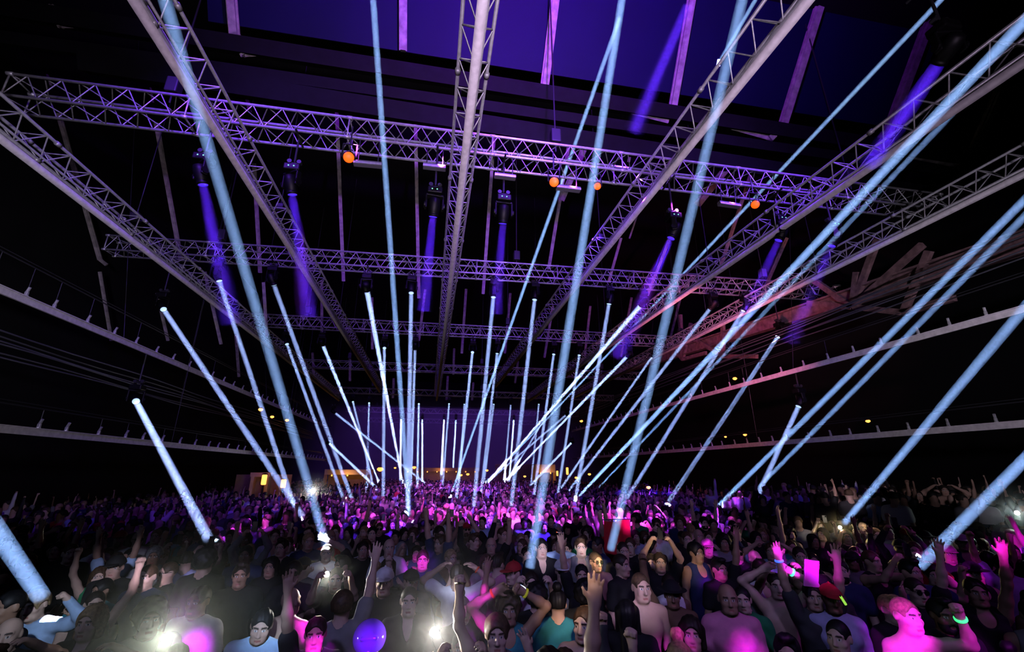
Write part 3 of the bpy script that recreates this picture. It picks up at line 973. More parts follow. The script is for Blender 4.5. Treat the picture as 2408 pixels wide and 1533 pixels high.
class Field:
    def __init__(self, lo, hi, h):
        self.lo, self.h = np.array(lo, float), h
        self.n = np.ceil((np.array(hi, float) - self.lo) / h).astype(int) + 1
        self.d = np.full(self.n, 0.5, dtype=np.float32)
        self.ax = [(self.lo[i] + h * np.arange(self.n[i])).astype(np.float32) for i in range(3)]

    def sub(self, lo, hi):
        i0 = np.maximum(np.floor((np.asarray(lo) - self.lo) / self.h).astype(int), 0)
        i1 = np.minimum(np.ceil((np.asarray(hi) - self.lo) / self.h).astype(int) + 1, self.n)
        if (i1 <= i0).any():
            return None, None
        sl = tuple(slice(a, b) for a, b in zip(i0, i1))
        P = (self.ax[0][sl[0]][:, None, None], self.ax[1][sl[1]][None, :, None], self.ax[2][sl[2]][None, None, :])
        return sl, P

    def put(self, sl, q, k, cut=False):
        a = self.d[sl]
        if cut:                                  # smooth subtraction
            q = -q
            h = np.maximum(k - np.abs(a - q), 0) / max(k, 1e-6)
            self.d[sl] = np.maximum(a, q) + h * h * k * 0.25
        else:
            h = np.maximum(k - np.abs(a - q), 0) / max(k, 1e-6)
            self.d[sl] = np.minimum(a, q) - h * h * k * 0.25

    def cap(self, a, b, ra, rb=None, k=0.02, cut=False):
        rb = ra if rb is None else rb
        a, b = np.asarray(a, float), np.asarray(b, float)
        m = max(ra, rb) + k + 2.5 * self.h
        sl, P = self.sub(np.minimum(a, b) - m, np.maximum(a, b) + m)
        if sl is None:
            return
        ab = b - a
        L2 = max(float(ab @ ab), 1e-9)
        t = ((P[0] - a[0]) * ab[0] + (P[1] - a[1]) * ab[1] + (P[2] - a[2]) * ab[2]) / L2
        t = np.clip(t, 0, 1)
        q = np.sqrt((P[0] - a[0] - t * ab[0]) ** 2 + (P[1] - a[1] - t * ab[1]) ** 2 + (P[2] - a[2] - t * ab[2]) ** 2) - (ra + (rb - ra) * t)
        self.put(sl, q.astype(np.float32), k, cut)

    def ell(self, c, r, k=0.02, cut=False, R=None):
        c, r = np.asarray(c, float), np.asarray(r, float)
        m = (max(r) if R is not None else r) + k + 2.5 * self.h
        sl, P = self.sub(c - m, c + m)
        if sl is None:
            return
        x, y, z = P[0] - c[0], P[1] - c[1], P[2] - c[2]
        if R is not None:
            x, y, z = (R[0][0] * x + R[0][1] * y + R[0][2] * z, R[1][0] * x + R[1][1] * y + R[1][2] * z, R[2][0] * x + R[2][1] * y + R[2][2] * z)
        k0 = np.sqrt((x / r[0]) ** 2 + (y / r[1]) ** 2 + (z / r[2]) ** 2)
        k1 = np.sqrt((x / r[0] ** 2) ** 2 + (y / r[1] ** 2) ** 2 + (z / r[2] ** 2) ** 2) + 1e-9
        q = k0 * (k0 - 1) / k1
        self.put(sl, q.astype(np.float32), k, cut)

    def halfspace(self, p, n):
        """keep only the side the normal points away from"""
        n = unit(n)
        q = (self.ax[0][:, None, None] - p[0]) * n[0] + (self.ax[1][None, :, None] - p[1]) * n[1] + (self.ax[2][None, None, :] - p[2]) * n[2]
        self.d = np.maximum(self.d, q.astype(np.float32))

    def surface(self):
        """surface nets: vertices and quads"""
        d = self.d
        s = d < 0
        c = [s[i:d.shape[0] - 1 + i, j:d.shape[1] - 1 + j, k:d.shape[2] - 1 + k] for i in (0, 1) for j in (0, 1) for k in (0, 1)]
        cnt = sum(x.astype(np.uint8) for x in c)
        act = (cnt > 0) & (cnt < 8)
        idx = np.argwhere(act)
        ids = np.full(act.shape, -1, dtype=np.int32)
        ids[act] = np.arange(len(idx))
        off = np.array([(i, j, k) for i in (0, 1) for j in (0, 1) for k in (0, 1)])
        val = np.stack([d[idx[:, 0] + o[0], idx[:, 1] + o[1], idx[:, 2] + o[2]] for o in off], 1)
        acc = np.zeros((len(idx), 3))
        n = np.zeros(len(idx))
        for a in range(8):
            for b in range(a + 1, 8):
                if np.abs(off[a] - off[b]).sum() != 1:
                    continue
                va, vb = val[:, a], val[:, b]
                m = (va < 0) != (vb < 0)
                t = np.where(m, va / (va - vb + 1e-12), 0)
                acc += m[:, None] * (off[a] + t[:, None] * (off[b] - off[a]))
                n += m
        v = self.lo + (idx + acc / n[:, None]) * self.h
        faces = []
        for ax in range(3):
            sl0 = [slice(None)] * 3
            sl1 = [slice(None)] * 3
            sl0[ax], sl1[ax] = slice(0, -1), slice(1, None)
            a, b = s[tuple(sl0)], s[tuple(sl1)]
            e = np.argwhere(a != b)
            o1, o2 = (ax + 1) % 3, (ax + 2) % 3
            ok = (e[:, o1] > 0) & (e[:, o2] > 0) & (e[:, o1] < d.shape[o1] - 1) & (e[:, o2] < d.shape[o2] - 1)
            e = e[ok]
            flip = a[e[:, 0], e[:, 1], e[:, 2]]
            q = []
            for d1, d2 in ((-1, -1), (0, -1), (0, 0), (-1, 0)):
                ee = e.copy()
                ee[:, o1] += d1
                ee[:, o2] += d2
                q.append(ids[ee[:, 0], ee[:, 1], ee[:, 2]])
            q = np.stack(q, 1)
            q[~flip] = q[~flip][:, ::-1]
            faces.append(q)
        return v, np.concatenate(faces)


def np_mesh(name, v, f, material, attr=None):
    me = bpy.data.meshes.new(name)
    me.vertices.add(len(v))
    me.vertices.foreach_set('co', np.ascontiguousarray(v, dtype=np.float32).ravel())
    me.loops.add(len(f) * 4)
    me.loops.foreach_set('vertex_index', np.ascontiguousarray(f, dtype=np.int32).ravel())
    me.polygons.add(len(f))
    me.polygons.foreach_set('loop_start', np.arange(0, len(f) * 4, 4, dtype=np.int32))
    me.polygons.foreach_set('loop_total', np.full(len(f), 4, dtype=np.int32))
    me.polygons.foreach_set('use_smooth', np.ones(len(f), dtype=bool))
    if attr is not None:
        at = me.attributes.new('feature', 'FLOAT_COLOR', 'POINT')
        at.data.foreach_set('color', np.ascontiguousarray(attr, dtype=np.float32).ravel())
    me.update(calc_edges=True)
    me.validate()
    me.materials.append(material)
    return me


# ---- poses: for each arm (upper-arm direction, forearm direction, hand, palm normal); x points outward from the body, -y is the way the person faces
DOWN = ((.16, .06, -1), (.10, -.38, -.9), 'relaxed', (-1, 0, 0))
POSES = {
    'standing': (DOWN, DOWN),
    'fist_up': (((.42, -.22, .9), (.02, -.18, 1), 'fist', (0, -1, 0)), DOWN),
    'hand_up': (((.22, -.2, 1), (.10, -.1, 1), 'open', (0, -1, 0)), DOWN),
    'both_up': (((.26, -.16, 1), (.06, -.14, 1), 'open', (0, -1, 0)), ((.30, -.16, 1), (.10, -.1, 1), 'open', (0, -1, 0))),
    'wide_up': (((.75, -.12, .65), (.25, -.12, .95), 'open', (0, -1, 0)), ((.72, -.12, .7), (.12, -.12, 1), 'fist', (0, -1, 0))),
    'bent_fist': (((1, -.12, .02), (-.42, -.25, .87), 'fist', (-.5, -.6, 0)), DOWN),
    'filming': (((.18, -.92, .22), (-.22, -.55, .85), 'grip', (-1, -.3, 0)), ((.18, -.92, .22), (-.22, -.55, .85), 'grip', (-1, -.3, 0))),
    'filming_high': (((.34, -.40, .88), (-.45, -.40, .80), 'grip', (-1, -.2, 0)), ((.34, -.40, .88), (-.45, -.40, .80), 'grip', (-1, -.2, 0))),
    'linked': (((.62, -.2, .75), (-.86, -.12, .5), 'fist', (0, -1, 0)), ((.62, -.2, .75), (-.86, -.12, .5), 'relaxed', (0, -1, 0))),
    'clapping': (((.34, -.6, -.35), (-.52, -.55, .65), 'open', (-1, 0, 0)), ((.34, -.6, -.35), (-.52, -.55, .65), 'open', (-1, 0, 0))),
    'pointing': (((.55, -.35, .75), (.40, -.40, .85), 'point', (0, -1, 0)), DOWN),
    'leaning_wave': (((.55, -.1, .8), (.85, -.15, .45), 'open', (0, -1, 0)), ((.5, .1, -.7), (-.3, -.7, .2), 'relaxed', (-1, 0, 0))),
    'hands_on_head': (((.85, -.05, .42), (-.8, -.05, .55), 'relaxed', (0, 0, -1)), ((.85, -.05, .42), (-.8, -.05, .55), 'relaxed', (0, 0, -1))),
    'hands_beside': (((.42, -.42, -.55), (.28, -.30, 1), 'open', (0, -1, 0)), ((.60, -.35, -.10), (.05, -.20, 1), 'fist', (0, -1, 0))),
    'arms_front': (((.25, -.45, -.75), (-.25, -.85, .2), 'relaxed', (0, 0, -1)), ((.25, -.45, -.75), (-.25, -.85, .2), 'fist', (0, 0, -1))),
}
POSE_TEXT = {'standing': 'arms down', 'fist_up': 'one fist raised', 'hand_up': 'one open hand raised', 'both_up': 'both hands raised straight', 'wide_up': 'both arms spread upward',
             'bent_fist': 'elbow out and fist up', 'filming': 'hands together before the face', 'filming_high': 'hands together overhead', 'linked': 'arms arched overhead', 'clapping': 'clapping',
             'pointing': 'pointing upward', 'leaning_wave': 'waving one arm sideways', 'hands_on_head': 'hands on head', 'arms_front': 'forearms held forward', 'hands_beside': 'both hands beside the head'}
UPPER, FORE = 0.285, 0.25


def arm_points(sx, spec):
    u, f, hand, n = spec
    u, f = unit(u) * V(sx, 1, 1), unit(f) * V(sx, 1, 1)
    raise_ = max(0.0, u[2])
    sh = V(sx * (0.182 - 0.02 * raise_), 0.012 - 0.02 * raise_, 1.425 + 0.045 * raise_)
    el = sh + u * UPPER
    wr = el + f * FORE
    return sh, el, wr, f, hand, unit(np.array(n, float) * V(sx, 1, 1))


def hand_shape(F, wr, f, kind, n, sx):
    a = unit(f)
    n = unit(n - a * (n @ a)) if abs(n @ a) < 0.98 else unit(np.cross(a, V(1, 0, 0)))
    s = unit(np.cross(a, n)) * 1.0
    # the thumb points to the head's side of the hand
    if s[0] * sx > 0:
        s = -s
    curl = {'open': (0.06, 0.08, 0.06), 'relaxed': (0.45, 0.5, 0.35), 'fist': (1.45, 1.6, 1.1), 'grip': (0.8, 0.85, 0.6), 'point': (1.45, 1.6, 1.1)}[kind]
    spread = {'open': 0.18, 'relaxed': 0.06, 'fist': 0.0, 'grip': 0.05, 'point': 0.0}[kind]
    offs = (0.030, 0.010, -0.011, -0.030)
    lens = (0.072, 0.080, 0.075, 0.060)
    kn = []
    for i, o in enumerate(offs):
        K = wr + a * (0.092 - 0.006 * abs(i - 1)) + s * o
        kn.append(K)
        F.cap(wr + a * 0.012 + s * o * 0.55, K, 0.0165, 0.0125, k=0.022)
    F.cap(wr + a * 0.03, wr + a * 0.075, 0.02, 0.017, k=0.02)
    for i, (o, L) in enumerate(zip(offs, lens)):
        c = curl
        if kind == 'point' and i == 0:
            c = (0.02, 0.03, 0.02)
        if kind == 'open':
            c = (curl[0] + 0.06 * i, curl[1] + 0.05 * i, curl[2])
        base = unit(a + s * spread * (1.0 - 0.66 * i) * (1 if kind == 'open' else 1))
        ang, p = 0.0, kn[i]
        for seg, (fr, cc, r) in enumerate(zip((0.46, 0.30, 0.24), c, ((0.0098, 0.0092), (0.0092, 0.0085), (0.0085, 0.0075)))):
            ang += cc
            q = p + (base * math.cos(ang) + n * math.sin(ang)) * L * fr
            F.cap(p, q, r[0], r[1], k=0.006)
            p = q
    # thumb leaves the side of the palm near its base
    tb = wr + a * 0.026 + s * 0.022
    if kind in ('fist', 'point', 'grip'):
        t1 = tb + unit(a * 0.75 + s * 0.45 + n * 0.45) * 0.044
        t2 = t1 + unit(a * 0.45 - s * 0.55 + n * 0.6) * 0.036
    else:
        t1 = tb + unit(a * 0.62 + s * 0.75 + n * 0.18) * 0.046
        t2 = t1 + unit(a * 0.85 + s * 0.45 + n * 0.15) * 0.034
    F.cap(tb, t1, 0.0145, 0.0115, k=0.016)
    F.cap(t1, t2, 0.0112, 0.0085, k=0.006)


def torso(F, g=0.0, fem=False, k=0.05, lowcut=None):
    w = 0.93 if fem else 1.0
    F.ell((0, 0.0, 1.30), (0.168 * w + g, 0.112 + g, 0.185 + g), k)
    F.ell((0, 0.012, 1.40), (0.165 * w + g, 0.088 + g, 0.075 + g), k)
    F.ell((0, 0.005, 1.12), (0.138 * w + g, 0.098 + g, 0.16 + g), k)
    F.ell((0, 0.012, 0.97), (0.158 + g, 0.112 + g, 0.13 + g), k)
    for sx in (-1, 1):
        F.cap(V(sx * 0.05, 0.02, 1.475), V(sx * 0.165 * w, 0.012, 1.435), 0.045 + g, 0.05 + g, k)
        if fem:
            F.ell((sx * 0.072, -0.085, 1.275), (0.065 + g, 0.058 + g, 0.062 + g), 0.035)
        else:
            F.ell((sx * 0.075, -0.062, 1.325), (0.078 + g, 0.045 + g, 0.062 + g), 0.035)


def limbs(F, pose, g=0.0, upto=1.0, k=0.03, hands=True):
    for sx, spec in zip((1, -1), POSES[pose]):
        sh, el, wr, f, hand, n = arm_points(sx, spec)
        if upto <= 0.75:
            F.cap(sh, sh + (el - sh) * upto, 0.060 + g, 0.055 + g + 0.008, k)
            continue
        F.cap(sh, sh * 0.55 + el * 0.45, 0.056 + g, 0.047 + g, k)
        F.cap(sh * 0.55 + el * 0.45, el, 0.047 + g, 0.037 + g, k)
        m = el * 0.68 + wr * 0.32
        F.cap(el, m, 0.038 + g, 0.040 + g, k)
        F.cap(m, wr, 0.040 + g, (0.0265 if g == 0 else 0.030) + g, k)
        if hands:
            F.cap(wr - f * 0.02, wr + f * 0.02, 0.026, 0.023, 0.02)
            hand_shape(F, wr, f, hand, n, sx)


def legs(F, g=0.0, k=0.04):
    for sx in (-1, 1):
        hip, kn, an = V(sx * 0.088, 0.01, 0.90), V(sx * 0.11, -0.015, 0.49), V(sx * 0.12, 0.02, 0.09)
        F.cap(hip, kn, 0.086 + g, 0.056 + g, k)
        F.cap(kn, kn * 0.65 + an * 0.35 + V(0, 0.02, 0), 0.054 + g, 0.054 + g, k)
        F.cap(kn * 0.65 + an * 0.35 + V(0, 0.02, 0), an, 0.054 + g, 0.038 + g, k)


def head_shape(F):
    k = 0.02
    F.cap(V(0, 0.022, 1.44), V(0, 0.012, 1.56), 0.060, 0.055, 0.04)
    F.ell((0, 0.012, 1.660), (0.077, 0.094, 0.092), k)
    F.ell((0, -0.018, 1.595), (0.062, 0.074, 0.078), 0.035)
    F.cap(V(-0.03, -0.045, 1.548), V(0.03, -0.045, 1.548), 0.030, 0.030, 0.03)
    F.ell((0, -0.076, 1.540), (0.022, 0.020, 0.018), 0.02)
    for sx in (-1, 1):
        F.ell((sx * 0.045, -0.055, 1.605), (0.024, 0.024, 0.020), 0.02)
        F.cap(V(sx * 0.012, -0.080, 1.663), V(sx * 0.050, -0.066, 1.662), 0.011, 0.010, 0.014)
        F.ell((sx * 0.032, -0.098, 1.640), (0.019, 0.017, 0.0125), 0.010, cut=True)
        F.ell((sx * 0.032, -0.070, 1.640), (0.0145, 0.0140, 0.0135), 0.003)
        F.ell((sx * 0.079, 0.018, 1.632), (0.011, 0.021, 0.032), 0.010)
    F.cap(V(0, -0.084, 1.650), V(0, -0.106, 1.603), 0.0085, 0.0125, 0.012)
    for sx in (-1, 1):
        F.ell((sx * 0.012, -0.094, 1.598), (0.0095, 0.011, 0.0085), 0.008)
    F.cap(V(-0.021, -0.078, 1.5685), V(0.021, -0.078, 1.5685), 0.0075, 0.0075, 0.008)
    F.cap(V(-0.017, -0.077, 1.5575), V(0.017, -0.077, 1.5575), 0.0085, 0.0085, 0.008)
    F.cap(V(-0.022, -0.092, 1.5632), V(0.022, -0.092, 1.5632), 0.003, 0.003, 0.004, cut=True)


def bounds(pose, pad=0.24):
    pts = [V(-.3, -.2, 0), V(.3, .2, 1.80)]
    for sx, spec in zip((1, -1), POSES[pose]):
        sh, el, wr, f, hand, n = arm_points(sx, spec)
        pts += [el + 0.08, el - 0.08, wr + f * 0.2 + 0.05, wr + f * 0.2 - 0.05, wr - 0.06, wr + 0.06]
    pts = np.array(pts)
    return pts.min(0), pts.max(0)


def face_features(v):
    """r: lips, g: brow, b: eye white, a: iris -- marks of the skin itself"""
    a = np.zeros((len(v), 4))
    front = v[:, 1] < -0.04
    a[:, 0] = front & (np.abs(v[:, 2] - 1.563) < 0.0095) & (np.abs(v[:, 0]) < 0.024) & (v[:, 1] < -0.066)
    for sx in (-1, 1):
        dx, dz = v[:, 0] - sx * 0.032, v[:, 2] - 1.640
        a[:, 1] = np.maximum(a[:, 1], front & (np.abs(v[:, 2] - 1.6635 + np.abs(dx) * 0.12) < 0.0055) & (np.abs(dx) < 0.022))
        e = front & (dx ** 2 / 0.0155 ** 2 + dz ** 2 / 0.0066 ** 2 < 1)
        a[:, 2] = np.maximum(a[:, 2], e)
        a[:, 3] = np.maximum(a[:, 3], e & (dx ** 2 + dz ** 2 < 0.0068 ** 2))
    return a


def skin_material():
    m = bpy.data.materials.new('skin')
    m.use_nodes = True
    nt = m.node_tree
    b = nt.nodes['Principled BSDF']
    b.inputs['Roughness'].default_value = 0.48
    b.inputs['Specular IOR Level'].default_value = 0.4
    oi = nt.nodes.new('ShaderNodeObjectInfo')
    at = nt.nodes.new('ShaderNodeAttribute')
    at.attribute_name = 'feature'
    sp = nt.nodes.new('ShaderNodeSeparateColor')
    nt.links.new(at.outputs['Color'], sp.inputs[0])

    def mix(fac, a, b_):
        x = nt.nodes.new('ShaderNodeMix')
        x.data_type = 'RGBA'
        nt.links.new(fac, x.inputs[0])
        nt.links.new(a, x.inputs[6])
        x.inputs[7].default_value = b_
        return x.outputs[2]
    tc = nt.nodes.new('ShaderNodeTexCoord')
    nz = nt.nodes.new('ShaderNodeTexNoise')
    nz.inputs['Scale'].default_value = 14
    nt.links.new(tc.outputs['Object'], nz.inputs['Vector'])
    mr = nt.nodes.new('ShaderNodeMapRange')
    mr.inputs[3].default_value = 0.9
    mr.inputs[4].default_value = 1.1
    nt.links.new(nz.outputs['Fac'], mr.inputs[0])
    sc = nt.nodes.new('ShaderNodeVectorMath')
    sc.operation = 'SCALE'
    nt.links.new(oi.outputs['Color'], sc.inputs[0])
    nt.links.new(mr.outputs[0], sc.inputs['Scale'])
    c = mix(sp.outputs[0], sc.outputs[0], (0.36, 0.12, 0.10, 1))
    c = mix(sp.outputs[1], c, (0.035, 0.02, 0.015, 1))
    c = mix(sp.outputs[2], c, (0.75, 0.72, 0.70, 1))
    c = mix(at.outputs['Alpha'], c, (0.02, 0.012, 0.01, 1))
    nt.links.new(c, b.inputs['Base Color'])
    return m


M['skin'] = skin_material()
M['cloth'] = mat('cloth', rough=0.9, noise=0.16, scale=9, by_object=True)
M['hair'] = mat('hair', rough=0.5, noise=0.4, scale=45, by_object=True)
M['cap'] = mat('cap cloth', rough=0.8, noise=0.1, scale=20, by_object=True)
M['trousers'] = mat('denim', (0.03, 0.035, 0.06), 0.9, noise=0.25, scale=14)
M['shoe'] = mat('shoe', (0.03, 0.03, 0.03), 0.6)
M['helmet'] = mat('glossy violet helmet', (0.10, 0.03, 0.55), 0.08)
M['glasses'] = mat('sunglasses', (0.01, 0.01, 0.012), 0.1)

HB = 0.0078
_mesh = {}


def flipped(v, f):
    v = v.copy()
    v[:, 0] *= -1
    return v, f[:, ::-1]


_raw = {}


def variants(key, make, material, feat=False, mirror=0):
    """mesh for a key; the mirror image shares the polygonisation"""
    if (key, mirror) not in _mesh:
        if key not in _raw:
            _raw[key] = make()
        v, f = _raw[key]
        if mirror:
            v, f = flipped(v, f)
        _mesh[(key, mirror)] = np_mesh(key[0], v, f, material, face_features(v) if feat else None)
    return _mesh[(key, mirror)]


def body_mesh(pose, fem, lod=0, mirror=0):
    def make():
        lo, hi = bounds(pose)
        lo = lo.copy()
        lo[2] = 0.78                                 # the trousers cover the rest
        F = Field(lo - 0.03, hi + 0.03, HB if lod == 0 else 0.015)
        torso(F, 0.0, fem)
        legs(F)
        head_shape(F)
        limbs(F, pose)
        F.halfspace((0, 0, 0.80), (0, 0, -1))
        return F.surface()
    return variants(('body', pose, fem, lod), make, M['skin'], True, mirror)


def top_mesh(pose, fem, kind, lod=0, mirror=0):
    """kind: tee, vest (no sleeves), long (sleeves to the wrist), vneck"""
    def make():
        lo, hi = bounds(pose)
        lo = lo.copy()
        lo[2] = 0.80
        F = Field(lo - 0.03, hi + 0.03, 0.0115 if lod == 0 else 0.021)
        torso(F, 0.016, fem)
        if kind in ('tee', 'vneck'):
            limbs(F, pose, 0.012, 0.6, hands=False)
        elif kind == 'long':
            limbs(F, pose, 0.011, 1.0, hands=False)
        x, y, z = F.ax[0][:, None, None], F.ax[1][None, :, None], F.ax[2][None, None, :]
        fold = 0.004 * np.sin(26 * z + 9 * np.sin(8 * x + 5 * y)) * np.clip((1.36 - z) / 0.3, 0, 1) + 0.0035 * np.sin(21 * x + 13 * z + 4 * np.sin(9 * z))
        F.d += fold.astype(np.float32)
        F.cap(V(0, 0.02, 1.50), V(0, 0.0, 1.68), 0.068, 0.09, 0.01, cut=True)
        if kind == 'vneck':
            F.cap(V(0, -0.10, 1.52), V(0, -0.125, 1.34), 0.085, 0.018, 0.01, cut=True)
        if kind == 'vest':
            F.ell((0, -0.12, 1.47), (0.075, 0.10, 0.11), 0.01, cut=True)
            for sx in (-1, 1):
                F.ell((sx * 0.215, 0.0, 1.44), (0.062, 0.14, 0.135), 0.01, cut=True)
        F.ell((0, 0.012, 0.93), (0.192, 0.150, 0.12), 0.05)
        F.halfspace((0, 0, 0.86), (0, 0, -1))
        return F.surface()
    return variants(('top', pose, fem, kind, lod), make, M['cloth'], False, mirror)


def trouser_mesh():
    def make():
        F = Field((-.32, -.22, 0.03), (.32, .22, 1.06), 0.014)
        F.ell((0, 0.012, 0.95), (0.172, 0.126, 0.12), 0.04)
        legs(F, 0.018)
        F.halfspace((0, 0, 1.0), (0, 0, 1))
        F.halfspace((0, 0, 0.09), (0, 0, -1))
        return F.surface()
    return variants(('trousers',), make, M['trousers'])


def hair_mesh(kind):
    def make():
        F = Field((-.24, -.24, 1.20), (.24, .26, 1.96), 0.0065)
        x, y, z = F.ax[0][:, None, None], F.ax[1][None, :, None], F.ax[2][None, None, :]
        g = {'short': 0.011, 'cropped': 0.006, 'wavy': 0.024, 'curly': 0.045, 'long': 0.018, 'bun': 0.014, 'bob': 0.022, 'quiff': 0.013}[kind]
        F.ell((0, 0.014, 1.662), (0.077 + g, 0.094 + g, 0.092 + g), 0.02)
        if kind == 'quiff':
            F.ell((0, -0.062, 1.755), (0.055, 0.045, 0.03), 0.03)
        if kind == 'bun':
            F.ell((0, 0.05, 1.795), (0.05, 0.05, 0.045), 0.015)
        if kind == 'long':
            for sx in (-1, 1):
                F.cap(V(sx * 0.07, 0.03, 1.68), V(sx * 0.095, 0.02, 1.36), 0.036, 0.03, 0.04)
            F.cap(V(0, 0.075, 1.68), V(0, 0.115, 1.34), 0.075, 0.06, 0.04)
        if kind == 'bob':
            for sx in (-1, 1):
                F.cap(V(sx * 0.075, 0.02, 1.66), V(sx * 0.082, 0.0, 1.545), 0.034, 0.03, 0.03)
            F.cap(V(0, 0.075, 1.66), V(0, 0.075, 1.54), 0.06, 0.05, 0.03)
        if kind in ('curly', 'wavy'):
            a = 0.010 if kind == 'curly' else 0.005
            fq = 62 if kind == 'curly' else 45
            F.d += (a * np.sin(fq * x) * np.sin(fq * y + 1) * np.sin(fq * z + 2)).astype(np.float32)
        elif kind in ('long', 'bob', 'bun', 'quiff', 'short'):
            F.d += (0.0022 * np.sin(150 * x + 40 * y)).astype(np.float32)
        # open the face, then the ears and nape
        F.ell((0, -0.115, 1.605), (0.073, 0.085, 0.118 if kind in ('cropped', 'short', 'quiff') else 0.105), 0.012, cut=True)
        if kind in ('short', 'cropped', 'quiff', 'wavy', 'curly', 'bun'):
            for sx in (-1, 1):
                F.ell((sx * 0.09, 0.0, 1.595), (0.045, 0.055, 0.070), 0.012, cut=True)
            F.cap(V(0, 0.02, 1.40), V(0, 0.03, 1.545), 0.12, 0.10, 0.012, cut=True)
        else:
            F.cap(V(0, -0.02, 1.40), V(0, -0.01, 1.60), 0.062, 0.064, 0.01, cut=True)
        return F.surface()
    return variants(('hair', kind), make, M['hair'])


def cap_mesh():
    def make():
        F = Field((-.17, -.27, 1.60), (.17, .18, 1.84), 0.006)
        F.ell((0, 0.012, 1.672), (0.101, 0.117, 0.104), 0.01)
        F.halfspace((0, 0, 1.678), (0, 0.12, -1))
        F.ell((0, -0.135, 1.684), (0.078, 0.085, 0.010), 0.008)
        F.cap(V(0, 0.012, 1.774), V(0, 0.012, 1.784), 0.010, 0.010, 0.004)
        return F.surface()
    return variants(('cap',), make, M['cap'])


def hat_mesh():
    def make():
        F = Field((-.20, -.22, 1.62), (.20, .24, 1.85), 0.007)
        F.ell((0, 0.012, 1.69), (0.102, 0.117, 0.105), 0.01)
        F.halfspace((0, 0, 1.69), (0, 0.05, -1))
        F.ell((0, 0.012, 1.695), (0.165, 0.185, 0.011), 0.01)
        return F.surface()
    return variants(('hat',), make, M['cap'])


def helmet_mesh():
    def make():
        F = Field((-.18, -.20, 1.52), (.18, .2, 1.84), 0.006)
        F.ell((0, 0.012, 1.672), (0.118, 0.132, 0.118), 0.01)
        F.halfspace((0, 0, 1.615), (0, 0.25, -1))
        F.cap(V(-0.05, -0.11, 1.70), V(0.05, -0.11, 1.70), 0.012, 0.012, 0.008)
        return F.surface()
    return variants(('helmet',), make, M['helmet'])


def glasses_mesh():
    if ('glasses',) not in _mesh:
        mb = MB()
        for sx in (-1, 1):
            mb.lathe([(0.020, -0.004), (0.025, 0.0), (0.020, 0.004)], 14, (sx * 0.034, -0.094, 1.640), Matrix.Rotation(math.pi / 2, 3, 'X'))
            mb.tube((sx * 0.058, -0.088, 1.648), (sx * 0.088, 0.01, 1.648), 0.003, 6)
        mb.tube((-0.012, -0.098, 1.645), (0.012, -0.098, 1.645), 0.003, 6)
        _mesh[('glasses',)] = mb.mesh('sunglasses', M['glasses'], False)
    return _mesh[('glasses',)]


def shoe_mesh():
    def make():
        F = Field((-.22, -.22, 0.0), (.22, .12, 0.16), 0.011)
        for sx in (-1, 1):
            F.cap(V(sx * 0.12, 0.035, 0.055), V(sx * 0.132, -0.14, 0.045), 0.054, 0.044, 0.03)
        F.halfspace((0, 0, 0.012), (0, 0, -1))
        return F.surface()
    return variants(('shoes',), make, M['shoe'])


def beard_mesh():
    def make():
        F = Field((-.12, -.14, 1.48), (.12, .06, 1.68), 0.006)
        F.ell((0, -0.018, 1.592), (0.068, 0.079, 0.082), 0.03)
        F.cap(V(-0.03, -0.045, 1.546), V(0.03, -0.045, 1.546), 0.034, 0.034, 0.03)
        F.ell((0, -0.078, 1.536), (0.026, 0.024, 0.021), 0.02)
        F.ell((0, -0.05, 1.66), (0.2, 0.2, 0.072), 0.01, cut=True)
        F.ell((0, -0.11, 1.566), (0.028, 0.035, 0.014), 0.006, cut=True)
        F.ell((0, 0.06, 1.58), (0.2, 0.07, 0.2), 0.01, cut=True)
        return F.surface()
    return variants(('beard',), make, M['hair'])


SKIN = {'pale': (0.62, 0.42, 0.33), 'fair': (0.52, 0.33, 0.25), 'tan': (0.38, 0.22, 0.15), 'brown': (0.20, 0.11, 0.07)}
HAIR = {'black': (0.010, 0.009, 0.010), 'dark': (0.025, 0.017, 0.013), 'brown': (0.07, 0.04, 0.022), 'fair': (0.30, 0.20, 0.10), 'grey': (0.25, 0.25, 0.26)}
CLOTH = {'black': (0.012, 0.012, 0.014), 'charcoal': (0.05, 0.05, 0.055), 'grey': (0.22, 0.22, 0.24), 'white': (0.72, 0.72, 0.74), 'navy': (0.02, 0.03, 0.10), 'light blue': (0.38, 0.55, 0.80),
         'red': (0.42, 0.02, 0.03), 'green': (0.02, 0.20, 0.08), 'lavender': (0.42, 0.40, 0.66), 'teal': (0.03, 0.22, 0.26), 'brown': (0.14, 0.08, 0.05), 'pink': (0.70, 0.22, 0.42)}


